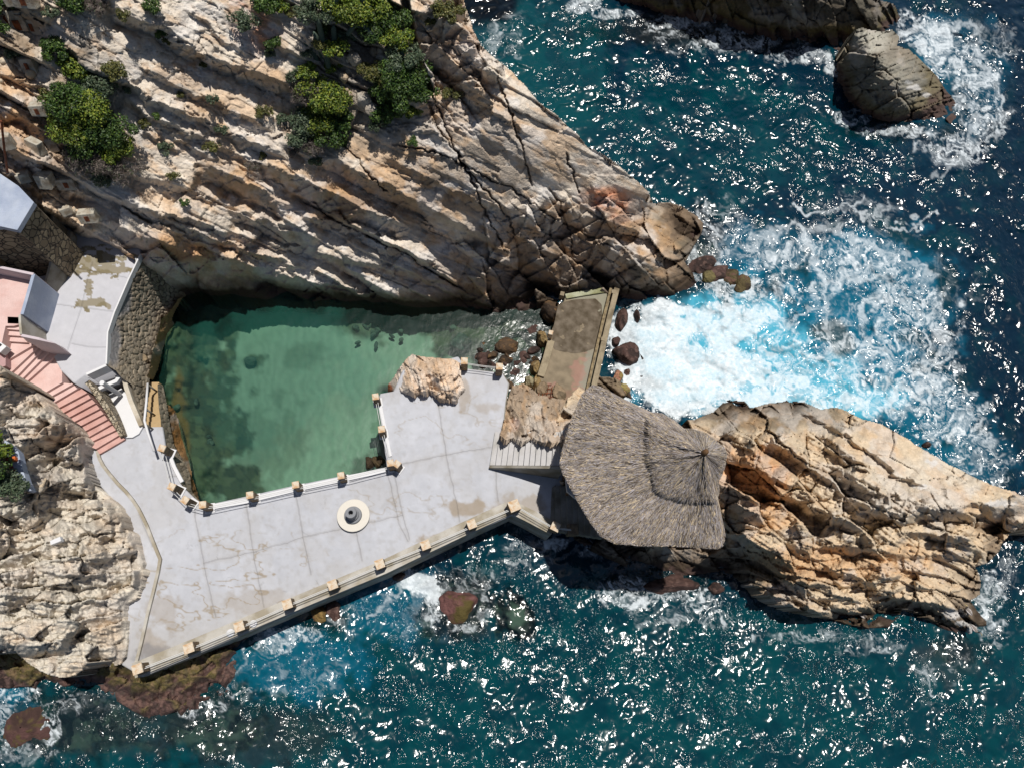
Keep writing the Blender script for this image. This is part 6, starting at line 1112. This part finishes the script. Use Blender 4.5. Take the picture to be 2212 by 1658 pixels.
SH = [  # x, y, r, kind, label
 (130, 112, 26, 'green', 'dark green shrub high in the left gully, left of two'), (165, 150, 30, 'bright', 'bright shrub in the left gully below the concrete blocks'), (105, 95, 18, 'green', 'small shrub directly under the second concrete block'), (225, 190, 30, 'grey', 'grey green shrub on the ledge right of the gully'), (250, 160, 24, 'olive', 'olive shrub on the pale slab edge above the grey one'), (280, 195, 14, 'grey', 'small grey shrub at the crack right of the gully'), (195, 165, 20, 'green', 'green shrub bridging the gully and the ledge'),
 (150, 222, 40, 'green', 'green upper left lobe of the large round shrub'), (210, 235, 44, 'bright', 'bright upper right lobe of the large round shrub'), (170, 275, 46, 'bright', 'bright left lobe of the large round shrub'), (240, 280, 42, 'green', 'green right lobe of the large round shrub'), (190, 315, 40, 'green', 'green lower lobe of the large round shrub'), (260, 325, 34, 'bright', 'bright lower right lobe of the large round shrub'), (110, 215, 22, 'olive', 'pale olive sprig left of the large round shrub'), (200, 355, 42, 'dry', 'dry twiggy bush under the large round shrub'), (260, 368, 34, 'dry', 'dry grey bush right of the twiggy one'), (230, 385, 26, 'grey', 'sparse grey weed below the dry bush'), (165, 340, 24, 'dry', 'dry twigs at the lower left of the large round shrub'),
 (165, 8, 34, 'green', 'dark shrub at the top edge right of the white blocks'), (205, 20, 22, 'dry', 'dry brush at the top edge beside the dark shrub'), (112, 30, 14, 'grey', 'small grey shrub at the corner of the pale slab'), (8, 20, 22, 'green', 'green shrub in the top left corner'), (6, 60, 20, 'green', 'green shrub left of the largest concrete block'), (35, 120, 16, 'grey', 'grey weed left of the lone concrete block'), (265, 35, 17, 'olive', 'round olive tuft under the first dark ledge'), (330, 18, 20, 'green', 'green shrub on the first dark ledge near the top'), (352, 78, 14, 'green', 'small green shrub in the middle of the pale slab'), (360, 92, 9, 'olive', 'tiny olive tuft below the slab shrub'), (525, 45, 26, 'grey', 'grey green columnar shrub left of the orange rock'), (440, 140, 8, 'olive', 'tiny tuft in the slab crack'), (458, 218, 12, 'grey', 'grey tuft on the second ledge'), (340, 255, 10, 'green', 'green tuft at the head of the lower ledge'), (312, 270, 12, 'olive', 'round olive tuft on the pale knob'),
 (457, 317, 15, 'olive', 'round olive cushion on the ledge right of centre slab'), (362, 326, 17, 'grey', 'spiky grey cushion on the lower slab'), (375, 382, 11, 'olive', 'small yellow olive cushion on the square block'), (480, 283, 12, 'grey', 'grey tuft under the third ledge'), (550, 360, 16, 'dry', 'dry tuft left of the shaded niche'), (568, 337, 10, 'olive', 'olive tuft above the dry one by the niche'), (572, 243, 17, 'olive', 'olive cushion on the middle slab, upper of two'), (618, 260, 16, 'grey', 'grey cushion beside the bright shrub, lower of two'), (396, 437, 9, 'green', 'tiny green tuft near the foot of the slabs'), (390, 207, 8, 'olive', 'tiny olive tuft in the middle ledge'),
 (575, 8, 30, 'green', 'dark green shrub at the top edge above the orange rock'), (605, 20, 18, 'bright', 'bright green shrub at the top edge right of the orange rock'), (640, 30, 18, 'olive', 'olive shrub in the top cluster'), (685, 30, 34, 'grey', 'grey green shrub in the top cluster'), (725, 12, 36, 'bright', 'bright yellow green shrub at the top middle'), (765, 40, 40, 'bright', 'bright shrub among the cacti'), (805, 20, 38, 'bright', 'bright shrub at the top right of the cluster'), (845, 50, 36, 'green', 'green shrub by the dark cleft near the top'), (862, 90, 30, 'bright', 'bright shrub by the dark cleft, second down'), (810, 70, 30, 'green', 'green shrub above the scree'), (745, 75, 26, 'grey', 'grey shrub behind the cacti'), (728, 110, 24, 'bright', 'bright shrub left of the scree'), (690, 70, 20, 'green', 'green shrub left of the cacti'), (595, 100, 20, 'green', 'green shrub at the right foot of the orange rock'), (585, 118, 12, 'grey', 'grey tuft under the orange rock shrub'), (685, 100, 14, 'olive', 'olive tuft above the cacti row'), (662, 118, 10, 'grey', 'tiny grey tuft on the pale rib'),
 (665, 158, 22, 'bright', 'bright shrub on the rib above the big bush'), (640, 168, 18, 'grey', 'grey shrub on the rib above the big bush'), (725, 145, 20, 'bright', 'bright shrub between rib and scree'), (872, 130, 34, 'grey', 'grey shrub by the dark cleft, third down'), (890, 165, 36, 'green', 'dark green shrub by the dark cleft, fourth down'), (855, 170, 36, 'green', 'dark green shrub in the right hand thicket'), (820, 165, 30, 'olive', 'olive shrub in the right hand thicket'), (905, 205, 32, 'green', 'dark green shrub at the foot of the cleft'), (870, 210, 34, 'green', 'green shrub at the bottom of the thicket'), (830, 205, 28, 'green', 'green shrub right of the smooth boulders'), (840, 245, 30, 'green', 'green shrub below the smooth boulders'), (880, 245, 26, 'bright', 'bright shrub at the tail of the thicket'), (818, 275, 20, 'grey', 'grey shrub under the smooth boulders'), (790, 155, 18, 'olive', 'olive shrub under the dark gap'),
 (690, 205, 36, 'bright', 'bright upper lobe of the big yellow green bush'), (725, 225, 34, 'bright', 'bright right lobe of the big yellow green bush'), (700, 255, 40, 'bright', 'bright lower lobe of the big yellow green bush'), (665, 215, 30, 'dry', 'grey dry lobe left of the big yellow green bush'), (655, 265, 32, 'grey', 'grey shrub left under the big bush'), (715, 290, 34, 'green', 'dark shrub at the foot of the big bush'), (745, 265, 24, 'green', 'agave like green tuft right of the big bush'), (640, 310, 24, 'grey', 'grey shrub on the pale slab below the big bush'), (675, 320, 24, 'dry', 'dry shrub below the big bush'), (740, 310, 18, 'green', 'green tuft at the slab corner below the big bush'), (683, 355, 16, 'grey', 'small grey tuft hanging at the ledge'), (635, 330, 16, 'dry', 'dry tuft on the pale slab edge'),
 (958, 32, 26, 'olive', 'grassy olive tuft on the far rib'), (985, 25, 16, 'olive', 'grassy tuft at the rim of the far rib'), (930, 50, 14, 'olive', 'grassy tuft lower on the far rib'), (978, 208, 17, 'olive', 'grassy tuft in the hollow below the rib'), (895, 305, 14, 'green', 'green tuft under the thicket tail')]
for i, (x, y, r, k, l) in enumerate(SH): shrub('shrub', x, y, r * 1.08, k, l, seed=1000 + i, leaf=.05 if r > 20 else .038, dens=1.15 if k in ('bright', 'green') else .9)
shrub('shrub', 8, 970, 34, 'bright', 'strappy green plants in the bed behind the red border', 'sandstone_cliff', 1900, zup=.8, group='garden plants at the left edge', leaf=.09)
shrub('shrub', 20, 1050, 38, 'grey', 'low grey green ground bush below the red border', 'sandstone_cliff', 1901, h=.4, group='garden plants at the left edge')
shrub('shrub', -10, 1020, 36, 'green', 'green bush at the left frame edge behind the red border', 'sandstone_cliff', 1902, zup=.5, group='garden plants at the left edge')
# cacti
CA = [(728, 32, 1.5, .3), (742, 14, 1.9, .15), (763, 36, .6, .1), (791, 36, 1.1, .0), (720, 48, 1.4, -.2), (700, 90, 1.2, .0), (705, 125, 1.0, .2), (697, 120, 1.2, -.1), (712, 142, 1.0, .1), (690, 135, 1.0, -.4), (873, 137, .9, 0), (659, 272, .9, 0), (663, 290, .9, .4), (726, 95, .9, .1), (733, 268, .8, .1)]
CL_ = ['tall curved cactus stem in the top shrub cluster', 'tallest cactus stem at the top edge', 'short fat cactus in the bright shrubs', 'straight upright cactus right of the short fat one', 'leaning cactus at the left of the top cluster', 'cactus stem at the left foot of the scree', 'cactus stem in the row on the rib, second', 'cactus stem in the row on the rib, first', 'lowest cactus stem of the row on the rib', 'leaning cactus stem at the left of the rib row', 'lone cactus by the dark cleft', 'upper cactus stem in the big yellow green bush', 'lower cactus stem in the big yellow green bush', 'cactus stem left of the scree top', 'cactus stem in the dark foot of the big bush']
for (x, y, h, ln), l in zip(CA, CL_):
    s = surf_at('cliff', x, y + 12); m = MB(); pts = []; n = 10
    for i in range(9):
        f = i / 8; pts.append(s + np.array([ln * f * f * h, .1 * f, f * h + .2]))
    rad = [.10] + [.11] * 6 + [.09, .03]
    V = []; 
    m.tube(pts, rad, 14); o = m.build('cactus', M['cactus'], smooth=True)
    co = np.array([v.co for v in o.data.vertices]); tag(o, l, 'cactus', 'columnar cacti among the shrubs')
# fallen cactus
s = surf_at('cliff', 775, 78); m = MB(); m.tube([s + [-.4, -.2, .2], s + [-.1, .1, .45], s + [.3, .05, .45], s + [.7, -.3, .25]], [.09, .12, .12, .05], 12); tag(m.build('cactus', M['cactus'], smooth=True), 'arched fallen cactus above the scree', 'cactus')
# ================================================================ pelicans
def pelican(px, py, rot, base, label):
    s = surf_at(base, px, py) + np.array([0, 0, .34])
    bird = empty('pelican', s, label, 'bird', 'pelicans resting on the rocks'); 
    def T(p): return (rotz(rot) @ (np.array(p, float) * .66)) + s
    m = MB(); m.tube([T(p) for p in ((-.36, 0, .02), (-.26, 0, .06), (-.1, 0, .08), (.08, 0, .08), (.2, 0, .12), (.27, 0, .24), (.25, 0, .36), (.31, 0, .42), (.38, 0, .42))], [.012, .05, .085, .085, .06, .03, .026, .033, .02], 12)
    m.build('body', surf('pelican_plumage', A(150, 140, 132), var=.2) if 'pelican_plumage' not in bpy.data.materials else bpy.data.materials['pelican_plumage'], bird, smooth=True)
    for sd in (-1, 1):
        m = MB(); m.tube([T(p) for p in ((.14, .1 * sd, .12), (-.05, .13 * sd, .12), (-.25, .09 * sd, .1), (-.42, .03 * sd, .07))], [.02, .042, .03, .007], 8); m.build('wing', surf('pelican_wing', A(205, 198, 195), var=.2) if 'pelican_wing' not in bpy.data.materials else bpy.data.materials['pelican_wing'], bird, smooth=True)
        m = MB(); m.tube([T((.02, .06 * sd, 0)), T((.03, .06 * sd, -.14)), T((.1, .07 * sd, -.16))], [.015, .012, .02], 6); m.build('leg', M['dark'], bird, smooth=True)
    m = MB(); m.tube([T(p) for p in ((.34, 0, .43), (.46, 0, .36), (.6, 0, .27))], [.02, .018, .006], 8); m.build('beak', surf('pelican_beak', A(215, 195, 130), var=.1) if 'pelican_beak' not in bpy.data.materials else bpy.data.materials['pelican_beak'], bird, smooth=True)
pelican(1857, 1331, -.45, 'headland', 'pale grey pelican on the brown rock, left of the three birds')
pelican(2078, 1319, 2.2, 'headland', 'pelican on the wet ledge, upper of the two right birds')
pelican(2093, 1358, -1.0, 'headland', 'darker pelican low on the wet ledge, lowest of the three birds')
